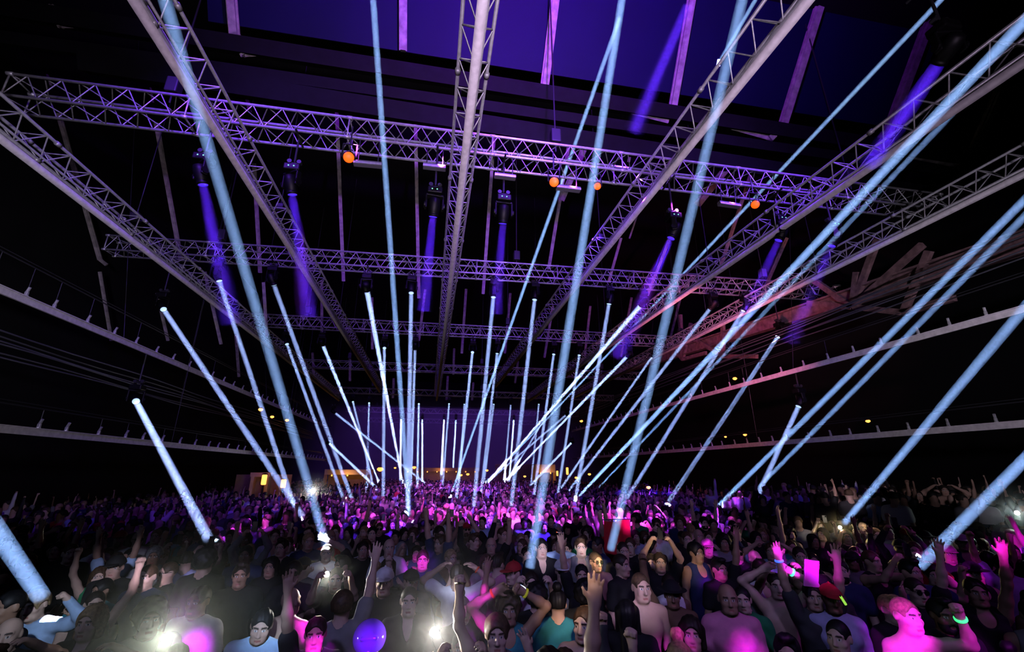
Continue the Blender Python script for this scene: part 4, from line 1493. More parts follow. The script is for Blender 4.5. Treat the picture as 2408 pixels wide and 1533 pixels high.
def person(loc, yaw=0.0, height=1.75, pose='standing', mirror=False, fem=False, skin='fair', hair='short', haircol='dark', top='tee', topcol='black', headwear=None, capcol='black', glasses=False,
           beard=False, tilt=(0, 0), lod=0):
    if headwear and hair not in ('long', 'bald'):
        hair = 'cropped'
    r = empty('person', loc, yaw)
    r['pose'], r['mirror'] = pose, mirror
    s = height / 1.755
    r.scale = (s, s, s)
    r.rotation_euler = (tilt[0], tilt[1], yaw)
    mi = 1 if mirror else 0
    link('body', body_mesh(pose, fem, lod, mi), r, color=SKIN[skin])
    if hair != 'bald':
        link('hair', hair_mesh(hair), r, color=HAIR[haircol])
    if top != 'bare':
        link('top', top_mesh(pose, fem, top, lod, mi), r, color=CLOTH[topcol])
    link('trousers', trouser_mesh(), r)
    link('shoes', shoe_mesh(), r)
    if headwear == 'cap':
        link('cap', cap_mesh(), r, color=CLOTH[capcol])
    elif headwear == 'helmet':
        link('helmet', helmet_mesh(), r)
    elif headwear == 'hat':
        link('hat', hat_mesh(), r, color=CLOTH[capcol])
    if glasses:
        link('sunglasses', glasses_mesh(), r)
    if beard and not fem:
        link('beard', beard_mesh(), r, color=HAIR[haircol])
    return r
# ------------------------------------------------------------------ who stands where
# the low riser at the right wall on which some of the crowd stands
RZ = 0.55
rp, rq = on_z(1880, 1215, RZ + 1.0), on_z(2500, 1300, RZ + 1.0)
RX0, RY0, RX1, RY1 = 9.2, 8.4, 19.5, 15.0
root = empty('riser', ((RX0 + RX1) / 2, (RY0 + RY1) / 2, 0))
tag(root, 'low black riser along the right side with people standing on it', 'riser')
MB().box((0, 0, RZ - 0.05), (RX1 - RX0, RY1 - RY0, 0.1), bev=0.01).build('deck', M['black'], root)
MB().box((0, 0, (RZ - 0.1) / 2), (RX1 - RX0 - 0.1, RY1 - RY0 - 0.1, RZ - 0.1)).build('skirt', M['gutter'], root)


def on_riser(x, y):
    return RX0 - 0.1 < x < RX1 and RY0 - 0.1 < y < RY1


PEOPLE = []      # (x, y, object, description dict)
TOPTXT = {'tee': '%s tee', 'vest': '%s vest', 'long': '%s long sleeves', 'vneck': '%s v-neck', 'bare': 'no shirt'}


def describe(d):
    who = 'bearded person' if d.get('beard') else 'person'
    if d.get('glasses'):
        who = 'person in sunglasses,'
    t = TOPTXT[d['top']] % d['topcol'] if d['top'] != 'bare' else 'no shirt'
    hw = d.get('headwear')
    if hw:
        h = '%s %s' % (d['capcol'], hw)
    elif d['hair'] == 'bald':
        h = 'bald head'
    else:
        h = '%s %s hair' % (d['hair'], {'dark': 'dark', 'fair': 'fair'}.get(d['haircol'], d['haircol']))
    away = ', back turned' if d.get('away') else ''
    return '%s %s, %s, %s%s' % (who, ('in ' + t) if t != 'no shirt' else 'with no shirt', h, POSE_TEXT[d['pose']], away)


def stand(x, y, z=0.0, yaw=0.0, **d):
    k = dict(d)
    label = k.pop('label', None)
    k.pop('away', None)
    o = person((x, y, z), yaw, lod=0 if math.hypot(x, y) < 7.0 else 1, **k)
    d = dict(dict(pose='standing', hair='short', haircol='dark', top='tee', topcol='black', capcol='black'), **d)
    if d.get('headwear') and d['hair'] not in ('long', 'bald'):
        d['hair'] = 'cropped'
    PEOPLE.append((x, y, o, d, label))
    return o


def hero(px, py, z=0.0, turn=0.0, label=None, **d):
    h = d.get('height', 1.75)
    p = on_z(px, py, z + 1.64 * h / 1.755)
    if z > 0.1:                      # on the riser: about nine metres away
        p = CAM + ray(px, py) * d.pop('depth', 11.5)
        d['height'] = min(1.92, max(1.58, (p.z - z) / 1.64 * 1.755))
    yaw = 0.7 * math.atan2(-p.x, p.y) + turn
    tl = d.get('tilt')
    if tl:                           # keep the head of a leaning person where it belongs
        hv = Matrix.Rotation(yaw, 3, 'Z') @ Matrix.Rotation(tl[1], 3, 'Y') @ Matrix.Rotation(tl[0], 3, 'X') @ Vector((0, 0, 1.64))
        p = p - Vector((hv.x, hv.y, 0))
    if abs(turn) > 2.2:
        d['away'] = True
    return stand(p.x, p.y, z, yaw, label=label, **d)


HERO = {}
HERO['blue'] = hero(84, 1416, pose='bent_fist', top='long', topcol='light blue', hair='wavy', haircol='fair', skin='pale', turn=-0.5, tilt=(0.1, -0.15), label='person in pale blue long sleeves at the left edge, elbow out and fist up')
hero(222, 1420, pose='fist_up', top='vest', topcol='black', skin='pale', hair='cropped', turn=0.3, height=1.68, label='person in black vest stretching one pale fist up at the left')
hero(345, 1356, pose='standing', top='tee', topcol='navy', skin='pale', hair='cropped', haircol='brown', turn=-0.5, height=1.82, label='pale person in navy tee looking up to the left, brown cropped hair')
hero(214, 1462, pose='standing', top='vneck', topcol='black', skin='pale', hair='bob', haircol='fair', fem=True, turn=-.4, label='person with a fair bob and black v-neck near the lower left corner')
hero(440, 1318, pose='standing', top='tee', topcol='lavender', skin='fair', turn=2.9, hair='short', label='person in lavender tee seen from behind, left of the dark tall head')
hero(482, 1320, pose='standing', top='tee', topcol='black', hair='curly', haircol='black', height=1.9, turn=2.8, label='tall person from behind with big curly black hair under the left beam')
hero(566, 1352, pose='standing', top='tee', topcol='black', skin='tan', hair='quiff', height=1.8, label='broad person in black tee with a dark quiff, left of the phone flash')
hero(690, 1346, pose='arms_front', top='tee', topcol='charcoal', hair='wavy', skin='fair', glasses=True, label='person with wavy dark hair and sunglasses beside the phone flash on the left')
hero(684, 1412, pose='standing', top='bare', hair='bald', skin='fair', turn=2.6, label='bald bare-backed person seen from behind below the left phone flash')
hero(618, 1452, pose='arms_front', top='long', topcol='light blue', hair='short', haircol='black', tilt=(0.25, 0.1), label='person hunched forward in pale blue long sleeves, lower left of centre')
hero(742, 1490, pose='hand_up', mirror=True, top='tee', topcol='charcoal', skin='fair', height=1.7, label='person in charcoal tee raising one open hand lit pink, bottom left')
HERO['pinkhands'] = hero(994, 1316, pose='hands_beside', top='tee', topcol='navy', skin='pale', hair='short', height=1.78, label='person with pink lit face and both hands beside the head')
hero(962, 1412, pose='standing', top='vneck', topcol='black', skin='pale', hair='cropped', label='person in black v-neck lit violet above the brightest flash')
HERO['pinkfist'] = hero(1168, 1490, pose='fist_up', mirror=True, top='vest', topcol='grey', skin='pale', hair='wavy', haircol='brown', height=1.78, label='person in grey vest holding up one fist lit bright pink')
HERO['whitetee'] = hero(1075, 1352, pose='hands_on_head', top='tee', topcol='white', skin='fair', hair='short', turn=2.9, label='person in white tee from behind with hands clasped on head')
hero(1273, 1288, pose='standing', top='vneck', topcol='black', skin='pale', hair='short', haircol='black', height=1.88, turn=0.15, label='tall pale person in black v-neck beside the white lit hand')
hero(1366, 1286, pose='standing', top='vest', topcol='grey', skin='pale', hair='quiff', haircol='brown', height=1.86, label='tall pale person with a brown quiff and grey vest, right of the black v-neck')
HERO['warm'] = hero(1402, 1320, pose='arms_front', top='bare', skin='fair', hair='short', glasses=True, turn=0.4, label='bare-chested person in sunglasses lit warm under the widest beam')
hero(1462, 1328, pose='standing', top='tee', topcol='black', skin='fair', hair='cropped', turn=0.9, height=1.84, label='person in black tee with cropped hair looking to the right, centre right')
hero(1322, 1342, pose='standing', top='tee', topcol='grey', skin='pale', hair='bald', headwear='cap', capcol='white', glasses=True, label='person in white cap and sunglasses just below the white lit hand')
HERO['cig'] = hero(1368, 1352, pose='hand_up', mirror=True, top='tee', topcol='black', skin='fair', hair='short', haircol='black', height=1.72, label='person raising one hand with fingers apart beside the white cap')
hero(1378, 1398, pose='standing', top='tee', topcol='black', hair='curly', haircol='black', turn=2.9, label='person from behind with curly black hair and black tee, right of the tall raised arm')
hero(1508, 1380, pose='standing', top='bare', skin='fair', hair='cropped', haircol='brown', height=1.86, turn=0.25, label='big bare-chested person with cropped hair, facing the stage right of centre')
HERO['photo'] = hero(1552, 1322, pose='filming_high', top='tee', topcol='black', skin='fair', hair='short', label='person in black tee holding a phone overhead with both hands, right of centre')
hero(1312, 1418, pose='standing', top='tee', topcol='teal', hair='bun', haircol='black', fem=True, turn=3.0, height=1.72, label='person from behind with a black bun and teal tee')
hero(1262, 1404, pose='standing', top='tee', topcol='black', hair='curly', haircol='black', turn=3.1, height=1.7, label='person from behind with a round mass of curly black hair left of the bun')
hero(1476, 1446, pose='standing', top='tee', topcol='black', hair='long', haircol='black', fem=True, turn=2.9, height=1.72, label='person from behind with long straight black hair, bottom right of centre')
HERO['bands'] = hero(1196, 1432, pose='linked', top='vest', topcol='teal', skin='tan', hair='curly', haircol='brown', fem=True, label='person with arms arched overhead wearing orange and yellow wristbands')
HERO['bigarm'] = hero(1292, 1585, pose='hand_up', top='vest', topcol='black', skin='fair', hair='short', height=1.86, label='nearest person, whose long bare arm rises from the bottom edge right of centre')
hero(1616, 1268, pose='standing', top='tee', topcol='black', skin='pale', hair='short', haircol='brown', height=1.8, label='pale young person in black tee left of the pink cap')
hero(1664, 1288, pose='standing', top='tee', topcol='black', skin='pale', headwear='cap', capcol='pink', label='person in pink peaked cap right of centre')
hero(1702, 1276, pose='standing', top='tee', topcol='grey', hair='curly', haircol='black', skin='tan', height=1.8, label='person with curly black hair and grey tee right of the pink cap')
hero(1734, 1300, pose='standing', top='tee', topcol='black', skin='fair', glasses=True, hair='short', haircol='black', label='person in sunglasses and black tee, second right of the pink cap')
hero(1692, 1338, pose='hand_up', top='tee', topcol='black', skin='tan', hair='quiff', haircol='black', turn=0.5, label='person with a black quiff looking right and raising one hand, below the pink cap')
hero(1776, 1314, pose='standing', top='tee', topcol='black', skin='pale', hair='bald', turn=0.5, label='bald person with a pink lit face left of the arched arms')
HERO['arch'] = hero(1826, 1376, pose='linked', top='bare', skin='pale', hair='cropped', height=1.78, label='bare-chested person with both arms arched overhead in pink light')
HERO['board'] = hero(1912, 1402, pose='both_up', top='tee', topcol='charcoal', skin='fair', hair='short', label='person in charcoal tee holding up a pink board')
hero(1956, 1408, pose='standing', top='long', topcol='lavender', headwear='cap', capcol='red', skin='brown', label='person in red cap and lavender long sleeves at the lower right')
HERO['bigpink'] = hero(2132, 1446, pose='bent_fist', top='bare', skin='pale', hair='cropped', haircol='fair', height=1.84, turn=0.5, label='large bare-chested person lit magenta with a glowing bracelet, bottom right')
hero(2232, 1302, pose='pointing', mirror=True, top='tee', topcol='black', headwear='cap', capcol='pink', skin='fair', label='person in pink cap pointing up at the far right')
hero(2296, 1392, pose='hand_up', mirror=False, top='vest', topcol='black', skin='tan', hair='short', height=1.8, label='person in black vest raising one bare arm, near the right edge')
hero(2360, 1330, pose='fist_up', mirror=True, top='tee', topcol='lavender', skin='fair', hair='wavy', label='person in lavender tee with one fist up at the right edge')
hero(2076, 1204, pose='standing', top='tee', topcol='navy', headwear='cap', capcol='white', skin='fair', height=1.86, label='person in white cap and navy tee at the foot of the riser')
hero(2030, 1240, pose='hand_up', top='tee', topcol='charcoal', skin='pale', hair='bald', label='bald person raising one pale hand beside the white cap at right')
hero(1985, 1160, z=RZ, pose='leaning_wave', mirror=True, top='tee', topcol='lavender', skin='fair', hair='cropped', tilt=(0.3, -0.35), label='person on the riser bending forward in lavender tee, arm stretched out')
hero(2215, 1136, z=RZ, pose='hands_on_head', top='bare', skin='fair', hair='short', label='bare-chested person on the riser with arms bent over the head')
hero(2268, 1158, z=RZ, pose='standing', top='tee', topcol='black', skin='fair', hair='quiff', label='person in black tee with a quiff on the riser, far right')
hero(2105, 1168, z=RZ, pose='fist_up', top='tee', topcol='charcoal', skin='tan', hair='short', label='person in charcoal tee on the riser with one fist up')
hero(2330, 1175, z=RZ, pose='hand_up', top='long', topcol='black', skin='fair', hair='wavy', label='person in black long sleeves on the riser raising one hand')
hero(1925, 1172, z=RZ, pose='standing', top='vest', topcol='charcoal', skin='tan', hair='long', fem=True, label='person with long hair and charcoal vest at the left end of the riser')
hero(2160, 1165, z=RZ, pose='clapping', top='tee', topcol='brown', skin='fair', hair='short', label='person in brown tee clapping on the riser')
hero(2395, 1172, z=RZ, pose='both_up', top='tee', topcol='black', skin='fair', hair='short', label='person in black tee on the riser with both arms up, at the right edge')
hero(727, 1228, pose='fist_up', mirror=True, top='tee', topcol='navy', skin='pale', hair='cropped', height=1.82, label='person in navy tee with a fist up beside the left thick beam')
hero(508, 1286, pose='fist_up', mirror=False, top='tee', topcol='black', skin='pale', hair='short', height=1.7, label='person raising a pale fist where the left rail beam lands')
HERO['phoneright'] = hero(1930, 1238, pose='filming', top='tee', topcol='white', skin='pale', hair='bob', haircol='fair', fem=True, label='person with a fair bob filming with a white phone at right')
hero(1497, 1222, pose='standing', top='long', topcol='green', hair='curly', haircol='black', turn=3.0, height=1.85, label='person in green long sleeves from behind, right of the red flag')
HERO['flag'] = hero(1448, 1266, pose='both_up', top='tee', topcol='red', skin='fair', hair='short', label='person in red tee who holds the red flag behind the widest beam')
HERO['helmet'] = hero(868, 1512, pose='standing', top='tee', topcol='charcoal', headwear='helmet', skin='fair', height=1.76, label='person in glossy violet helmet at the bottom edge left of the brightest flash')
HERO['whitehand'] = hero(1250, 1372, pose='filming', mirror=True, top='tee', topcol='white', skin='pale', hair='short', height=1.74, label='person holding both hands up in the white beam, brightly lit')
hero(768, 1300, pose='standing', top='tee', topcol='white', skin='pale', hair='cropped', haircol='fair', label='person in white tee brightly lit by the left thick beam')
HERO['flashleft'] = hero(790, 1362, pose='filming', top='tee', topcol='black', skin='fair', hair='short', haircol='black', label='person in black tee shining the phone flash left of centre')
HERO['flashmid'] = hero(1085, 1520, pose='filming', top='tee', topcol='navy', skin='fair', hair='cropped', height=1.62, label='person at the bottom edge who holds the brightest phone flash')
HERO['flashlow'] = hero(410, 1560, pose='filming', top='tee', topcol='grey', skin='fair', hair='short', height=1.66, label='person below the bottom edge who holds the flash at lower left')
HERO['flashright'] = hero(1990, 1262, pose='filming', top='tee', topcol='black', skin='fair', hair='long', fem=True, label='person with long hair holding the warm phone light at right')

rng = random.Random(21)


def pick(opts):
    t = rng.random() * sum(w for _, w in opts)
    for o, w in opts:
        t -= w
        if t <= 0:
            return o
    return opts[-1][0]


def random_look():
    fem = rng.random() < 0.3
    d = dict(fem=fem)
    d['pose'] = pick([('standing', 60), ('clapping', 6), ('fist_up', 6), ('hand_up', 5), ('both_up', 2), ('wide_up', 2), ('filming', 4), ('filming_high', 2), ('arms_front', 8), ('pointing', 2), ('hands_on_head', 1), ('leaning_wave', 1), ('hands_beside', 3)])
    d['mirror'] = rng.random() < 0.5
    d['skin'] = pick([('pale', 30), ('fair', 40), ('tan', 20), ('brown', 10)])
    d['hair'] = pick([('long', 40), ('bob', 20), ('bun', 20), ('wavy', 15), ('curly', 5)]) if fem else pick([('short', 38), ('cropped', 20), ('quiff', 14), ('wavy', 10), ('curly', 7), ('bald', 7)])
    d['haircol'] = pick([('black', 30), ('dark', 35), ('brown', 22), ('fair', 11), ('grey', 3)])
    d['top'] = pick([('tee', 58), ('vest', 14), ('long', 12), ('vneck', 10)] + ([] if fem else [('bare', 6)]))
    d['topcol'] = pick([('black', 52), ('charcoal', 14), ('grey', 9), ('white', 7), ('navy', 8), ('lavender', 4), ('light blue', 4), ('red', 3), ('teal', 3), ('green', 2), ('brown', 3), ('pink', 2)])
    if rng.random() < 0.08:
        d['headwear'] = 'cap'
        d['capcol'] = pick([('black', 5), ('white', 3), ('red', 2), ('navy', 2)])
    elif rng.random() < 0.02:
        d['headwear'] = 'hat'
        d['capcol'] = pick([('black', 3), ('white', 2)])
    if rng.random() < 0.07:
        d['glasses'] = True
    if not fem and rng.random() < 0.14 and not d.get('glasses'):
        d['beard'] = True
    d['height'] = rng.uniform(1.58, 1.72) if fem else rng.uniform(1.66, 1.86)
    return d


N_PEOPLE = 300
taken = [(p[0], p[1]) for p in PEOPLE]
cand = []
rr = random.Random(5)
tries = 0
spots = []
while tries < 60000 and len(spots) < 1200:
    tries += 1
    y = 2.55 + (15.0 - 2.55) * math.sqrt(rr.random())
    x = rr.uniform(-0.98, 1.62) * y
    if not (XL + 0.6 < x < 17.0):
        continue
    q = project((x, y, 1.6))
    if q is None or not (-70 < q[0] < 2480) or q[1] > 1560:
        continue
    dmin = 0.50
    if any((x - a) ** 2 + (y - b) ** 2 < dmin * dmin for a, b in taken):
        continue
    if any((x - a) ** 2 + (y - b) ** 2 < 0.40 ** 2 or (abs(x / y - a / b) < 0.085 and 0 < b - y < 0.8) for a, b in taken[:len(PEOPLE)]):
        continue
    taken.append((x, y))
    spots.append((x, y))
spots.sort(key=lambda s: s[0] ** 2 + s[1] ** 2)
near, rest = spots[:N_PEOPLE - len(PEOPLE)], spots[N_PEOPLE - len(PEOPLE):]
R_NEAR = math.hypot(*near[-1])
for x, y in near:
    d = random_look()
    z = RZ if on_riser(x, y) else 0.0
    yaw = 0.6 * math.atan2(-x, y) + rng.gauss(0, 0.4)
    if rng.random() < 0.07:
        yaw += math.pi
        d['away'] = True
    if y < 3.4 and d['pose'] in ('both_up', 'wide_up', 'hand_up', 'filming_high', 'leaning_wave', 'filming', 'pointing'):
        d['pose'] = 'standing'
    stand(x, y, z, yaw, **d)

# labels: by look, and by the order from the left where several look alike
by = {}
for e in PEOPLE:
    lab = e[4] or describe(e[3])
    by.setdefault(lab, []).append(e)
NUMS = NUM + ['%dth' % k for k in range(16, 60)]
for lab, es in by.items():
    es.sort(key=lambda e: (project((e[0], e[1], 1.6)) or (0, 0))[0])
    for i, e in enumerate(es):
        t = lab if len(es) == 1 else '%s, %s from left of %d' % (lab, NUMS[i], len(es))
        tag(e[2], t, 'person', 'people in the front part of the crowd')
print('people', len(PEOPLE), 'near radius', R_NEAR, 'unique looks', len(by))

# ------------------------------------------------------------------ the rest of the crowd, too many to count
def lod(pose, hair, top, fem, h):
    vs, fs, part = [], [], []
    n0 = 0

    def put(v, f, k):
        nonlocal n0
        vs.append(v)
        fs.append(f + n0)
        part.append(np.full(len(v), k))
        n0 += len(v)
    lo, hi = bounds(pose)
    lo = lo.copy()
    lo[2] = 1.18
    F = Field(lo - 0.06, hi + 0.06, h)
    torso(F, 0.0, fem)
    head_shape(F)
    limbs(F, pose)
    put(*F.surface(), 0)
    if top != 'bare':
        F = Field(lo - 0.06, V(hi[0], hi[1], hi[2]) + 0.06, h)
        torso(F, 0.018, fem)
        limbs(F, pose, 0.014, 1.0 if top == 'long' else 0.6, hands=False)
        F.cap(V(0, 0.02, 1.50), V(0, 0.0, 1.68), 0.068, 0.09, 0.01, cut=True)
        put(*F.surface(), 1)
    if hair != 'bald':
        F = Field((-.2, -.2, 1.28), (.2, .24, 1.86), min(h, 0.036))
        g = 0.016 if hair == 'short' else 0.026
        F.ell((0, 0.020, 1.668), (0.077 + g, 0.094 + g, 0.092 + g), 0.02)
        if hair == 'long':
            F.cap(V(0, 0.075, 1.68), V(0, 0.105, 1.38), 0.085, 0.07, 0.04)
        F.ell((0, -0.115, 1.60), (0.078, 0.09, 0.115), 0.012, cut=True)
        if hair == 'short':
            F.cap(V(0, 0.02, 1.40), V(0, 0.03, 1.55), 0.12, 0.10, 0.012, cut=True)
        put(*F.surface(), 2)
    return np.concatenate(vs), np.concatenate(fs), np.concatenate(part)


_lod = {}


def lod_get(key):
    if key not in _lod:
        _lod[key] = lod(*key)
    return _lod[key]


far = [(x, y) for x, y in rest]
r2 = random.Random(9)
cells = {}
def near_cell(x, y, dm):
    i, j = int(math.floor(x / 0.8)), int(math.floor(y / 0.8))
    return any((x - a) ** 2 + (y - b) ** 2 < dm * dm for di in (-1, 0, 1) for dj in (-1, 0, 1) for a, b in cells.get((i + di, j + dj), ()))
for a, b in taken:
    cells.setdefault((int(math.floor(a / 0.8)), int(math.floor(b / 0.8))), []).append((a, b))
tries = 0
while tries < 20000 and len(far) < 2200:
    tries += 1
    y = 13.0 + 58.0 * r2.random() ** 1.35
    x = r2.uniform(XL + 0.8, 17.5)
    q = project((x, y, 1.6))
    if q is None or not (-40 < q[0] < 2450):
        continue
    if any(abs(x - b.x) < w / 2 + 0.7 and b.y - 1.0 < y < b.y + 3.0 for b, w in BARS) or (28.5 < y < 33.5 and -15.5 < x < -8.0):
        continue
    if near_cell(x, y, 0.52 if y < 25 else 0.66):
        continue
    cells.setdefault((int(math.floor(x / 0.8)), int(math.floor(y / 0.8))), []).append((x, y))
    far.append((x, y))
VV, FF, CC = [], [], []
n0 = 0
for x, y in far:
    r = math.hypot(x, y)
    h = 0.045 if r < 16 else (0.060 if r < 28 else 0.080)
    pose = pick([('standing', 80), ('fist_up', 5), ('hand_up', 4), ('both_up', 3), ('wide_up', 2), ('clapping', 6), ('filming_high', 2)]) if r < 22 else pick([('standing', 86), ('hand_up', 5), ('both_up', 3), ('fist_up', 3)])
    fem = rng.random() < 0.3
    hair = 'long' if fem else pick([('short', 80), ('bald', 12)])
    top = pick([('tee', 70), ('long', 14), ('bare', 8)])
    v, f, part = lod_get((pose, hair, top, fem, h))
    s = (rng.uniform(1.58, 1.72) if fem else rng.uniform(1.66, 1.86)) / 1.755
    a = 0.5 * math.atan2(-x, y) + rng.gauss(0, 0.5) + (math.pi if rng.random() < 0.08 else 0)
    mx = -1 if rng.random() < 0.5 else 1
    ca, sa = math.cos(a) * s, math.sin(a) * s
    w = np.empty_like(v)
    w[:, 0] = x + v[:, 0] * mx * ca - v[:, 1] * sa
    w[:, 1] = y + v[:, 0] * mx * sa + v[:, 1] * ca
    w[:, 2] = v[:, 2] * s + (RZ if on_riser(x, y) else 0.0)
    c = np.array([SKIN[pick([('pale', 30), ('fair', 40), ('tan', 20), ('brown', 10)])], CLOTH[pick([('black', 36), ('charcoal', 14), ('grey', 14), ('white', 14), ('navy', 8), ('lavender', 5), ('light blue', 5), ('red', 3)])],
                  HAIR[pick([('black', 30), ('dark', 35), ('brown', 22), ('fair', 11)])]])
    VV.append(w)
    FF.append((f if mx > 0 else f[:, ::-1]) + n0)
    CC.append(np.concatenate([c[part], np.ones((len(part), 1))], 1))
    n0 += len(v)
mc = bpy.data.materials.new('crowd')
mc.use_nodes = True
nt = mc.node_tree
at = nt.nodes.new('ShaderNodeAttribute')
at.attribute_name = 'feature'
nt.links.new(at.outputs['Color'], nt.nodes['Principled BSDF'].inputs['Base Color'])
nt.nodes['Principled BSDF'].inputs['Roughness'].default_value = 0.7
o = link('crowd', np_mesh('crowd', np.concatenate(VV), np.concatenate(FF), mc, np.concatenate(CC)))
tag(o, 'dense crowd of distant people filling the hall behind the front rows', 'crowd', kind='stuff')
print('crowd', len(far), n0)
# ------------------------------------------------------------------ things the crowd holds and wears
def obj_matrix(o):
    return Matrix.LocRotScale(o.location, o.rotation_euler, o.scale)


def hand_local(o, which=0, along=0.085):
    """centre of a hand in the person's own frame: which 0 = the pose's first arm, 1 = the other"""
    sx = 1 if which == 0 else -1
    sh, el, wr, f, hand, n = arm_points(sx, POSES[o['pose']][which])
    m = V(-1, 1, 1) if o['mirror'] else V(1, 1, 1)
    return (wr + f * along) * m, f * m, wr * m


def hand_world(o, which=0, along=0.085):
    c, f, wr = hand_local(o, which, along)
    return obj_matrix(o) @ Vector(c)


def wristband(o, which, m, label, r=0.036, w=0.011):
    c, f, wr = hand_local(o, which)
    R = Vector(f).to_track_quat('Z', 'Y').to_matrix()
    mb = MB()
    n = 20
    prof = [(r, -w), (r + 0.006, -w * .6), (r + 0.006, w * .6), (r, w)]
    mb.lathe(prof, n, Vector(wr - f * 0.025), R)
    b = mb.build('wristband', m, o, True)
    tag(b, label)


M['band_orange'] = mat('orange wristband', (0.9, 0.16, 0.03), 0.5)
M['band_yellow'] = mat('yellow wristband', (0.75, 0.75, 0.05), 0.5, emit=(0.8, 0.85, 0.05), strength=0.12)
M['band_led'] = mat('glowing green bracelet', (0.1, 0.8, 0.3), 0.4, emit=(0.05, 1.0, 0.25), strength=1.3)
M['band_blue'] = mat('glowing blue bracelet', (0.1, 0.2, 0.9), 0.4, emit=(0.05, 0.15, 1.0), strength=1.3)
wristband(HERO['bands'], 0, M['band_yellow'], 'yellow wristband')
wristband(HERO['bands'], 1, M['band_orange'], 'orange wristband')
wristband(HERO['whitetee'], 1, M['band_orange'], 'orange wristband')
wristband(HERO['bigpink'], 0, M['band_led'], 'glowing green bracelet')
wristband(HERO['arch'], 0, M['band_led'], 'glowing green bracelet')
wristband(HERO['board'], 1, M['band_blue'], 'glowing blue bracelet')

M['phone'] = mat('phone back', (0.015, 0.015, 0.018), 0.25)
M['phone_white'] = mat('white phone back', (0.75, 0.75, 0.78), 0.3)
M['screen'] = mat('lit phone screen', (0.1, 0.1, 0.12), 0.2, emit=(0.45, 0.5, 0.9), strength=0.9)
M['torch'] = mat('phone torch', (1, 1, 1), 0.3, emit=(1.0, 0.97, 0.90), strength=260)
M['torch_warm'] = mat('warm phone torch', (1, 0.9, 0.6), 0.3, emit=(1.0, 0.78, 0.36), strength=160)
M['torch_off'] = mat('phone lens', (0.01, 0.01, 0.015), 0.1)


def phone(c, face, label, torch=None, white=False, roll=0.0, tr=0.012):
    """a phone with its camera side turned to face"""
    root = empty('phone', c)
    tag(root, label, 'phone', 'phones held up in the crowd')
    d = (Vector(face) - Vector(c)).normalized()
    q = d.to_track_quat('-Y', 'Z')
    root.rotation_mode = 'QUATERNION'
    root.rotation_quaternion = q @ Quaternion((0, 1, 0), roll)
    MB().box((0, 0, 0), (0.074, 0.009, 0.148), bev=0.0035).build('case', M['phone_white' if white else 'phone'], root)
    MB().box((0, 0.0052, 0), (0.066, 0.001, 0.136)).build('screen', M['screen'], root)
    MB().box((0.022, -0.0055, 0.052), (0.022, 0.003, 0.034), bev=0.001).build('camera_bump', M['torch_off'], root)
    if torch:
        MB().lathe([(tr, 0.0), (tr * .9, 0.002), (tr * .4, 0.003)], 14, (0.0, -0.006, 0.045), Matrix.Rotation(math.pi / 2, 3, 'X')).build('torch_light', M[torch], root)  # disc made larger than a real torch to stand in for its glare
    return root


def held(o, lift=0.05):
    a, b = hand_world(o, 0, 0.1), hand_world(o, 1, 0.1)
    return (a + b) / 2 + Vector((0, 0, lift))


FRONT = Vector((0.5, -4, 3))
M['puff'] = volume_mat('smoke lit by a phone torch', (1.0, 1.0, 1.0), 0.1)
_nt = M['puff'].node_tree                     # thickest in the middle, thinning out to nothing
_tc, _vm, _gr, _mu = (_nt.nodes.new(t) for t in ('ShaderNodeTexCoord', 'ShaderNodeVectorMath', 'ShaderNodeTexGradient', 'ShaderNodeMath'))
_gr.gradient_type = 'QUADRATIC_SPHERE'
_vm.operation = 'SCALE'
_vm.inputs['Scale'].default_value = 1.15
_mu.operation = 'MULTIPLY'
_mu.inputs[1].default_value = 0.16
_nt.links.new(_tc.outputs['Object'], _vm.inputs[0])
_nt.links.new(_vm.outputs[0], _gr.inputs[0])
_nt.links.new(_gr.outputs['Fac'], _mu.inputs[0])
_nt.links.new(_mu.outputs[0], next(n for n in _nt.nodes if n.type == 'VOLUME_SCATTER').inputs['Density'])


def puff(c, r, label):
    bm = bmesh.new()
    bmesh.ops.create_icosphere(bm, subdivisions=3, radius=1.0)
    for v in bm.verts:
        k = 1 + 0.12 * math.sin(3 * v.co.x + 2 * v.co.z) + 0.08 * math.sin(5 * v.co.y + 1)
        v.co = v.co * k
    me = bpy.data.meshes.new('smoke')
    bm.to_mesh(me)
    bm.free()
    me.materials.append(M['puff'])
    o = link('smoke', me, loc=c)
    o.scale = (r, r * 0.85, r * 0.85)
    tag(o, label, 'smoke', 'small clouds of smoke around the phone torches', 'stuff')


def torch_at(px, py, owner, label, energy, color=(1.0, 0.95, 0.86), pr=0.9, mname='torch', roll=0.2, dist=None, plabel=None, tr=0.012):
    c = held(owner) if dist is None else CAM + ray(px, py) * dist
    phone(c, CAM, label, mname, roll=roll, tr=tr)
    d = (CAM - c).normalized()
    lamp('torch_lamp', 'AREA', c + d * 0.014 + Vector((0, 0, 0.045)), c + d * 3 + Vector((0, 0, 0.045)), energy, color, size=0.03, spread=175)
    if pr:
        puff(c + d * 0.1, pr, plabel)


def depth_of(o, up=1.7):
    q = CAM_R.transposed() @ (o.location + Vector((0, 0, up)) - CAM)
    return -q.z


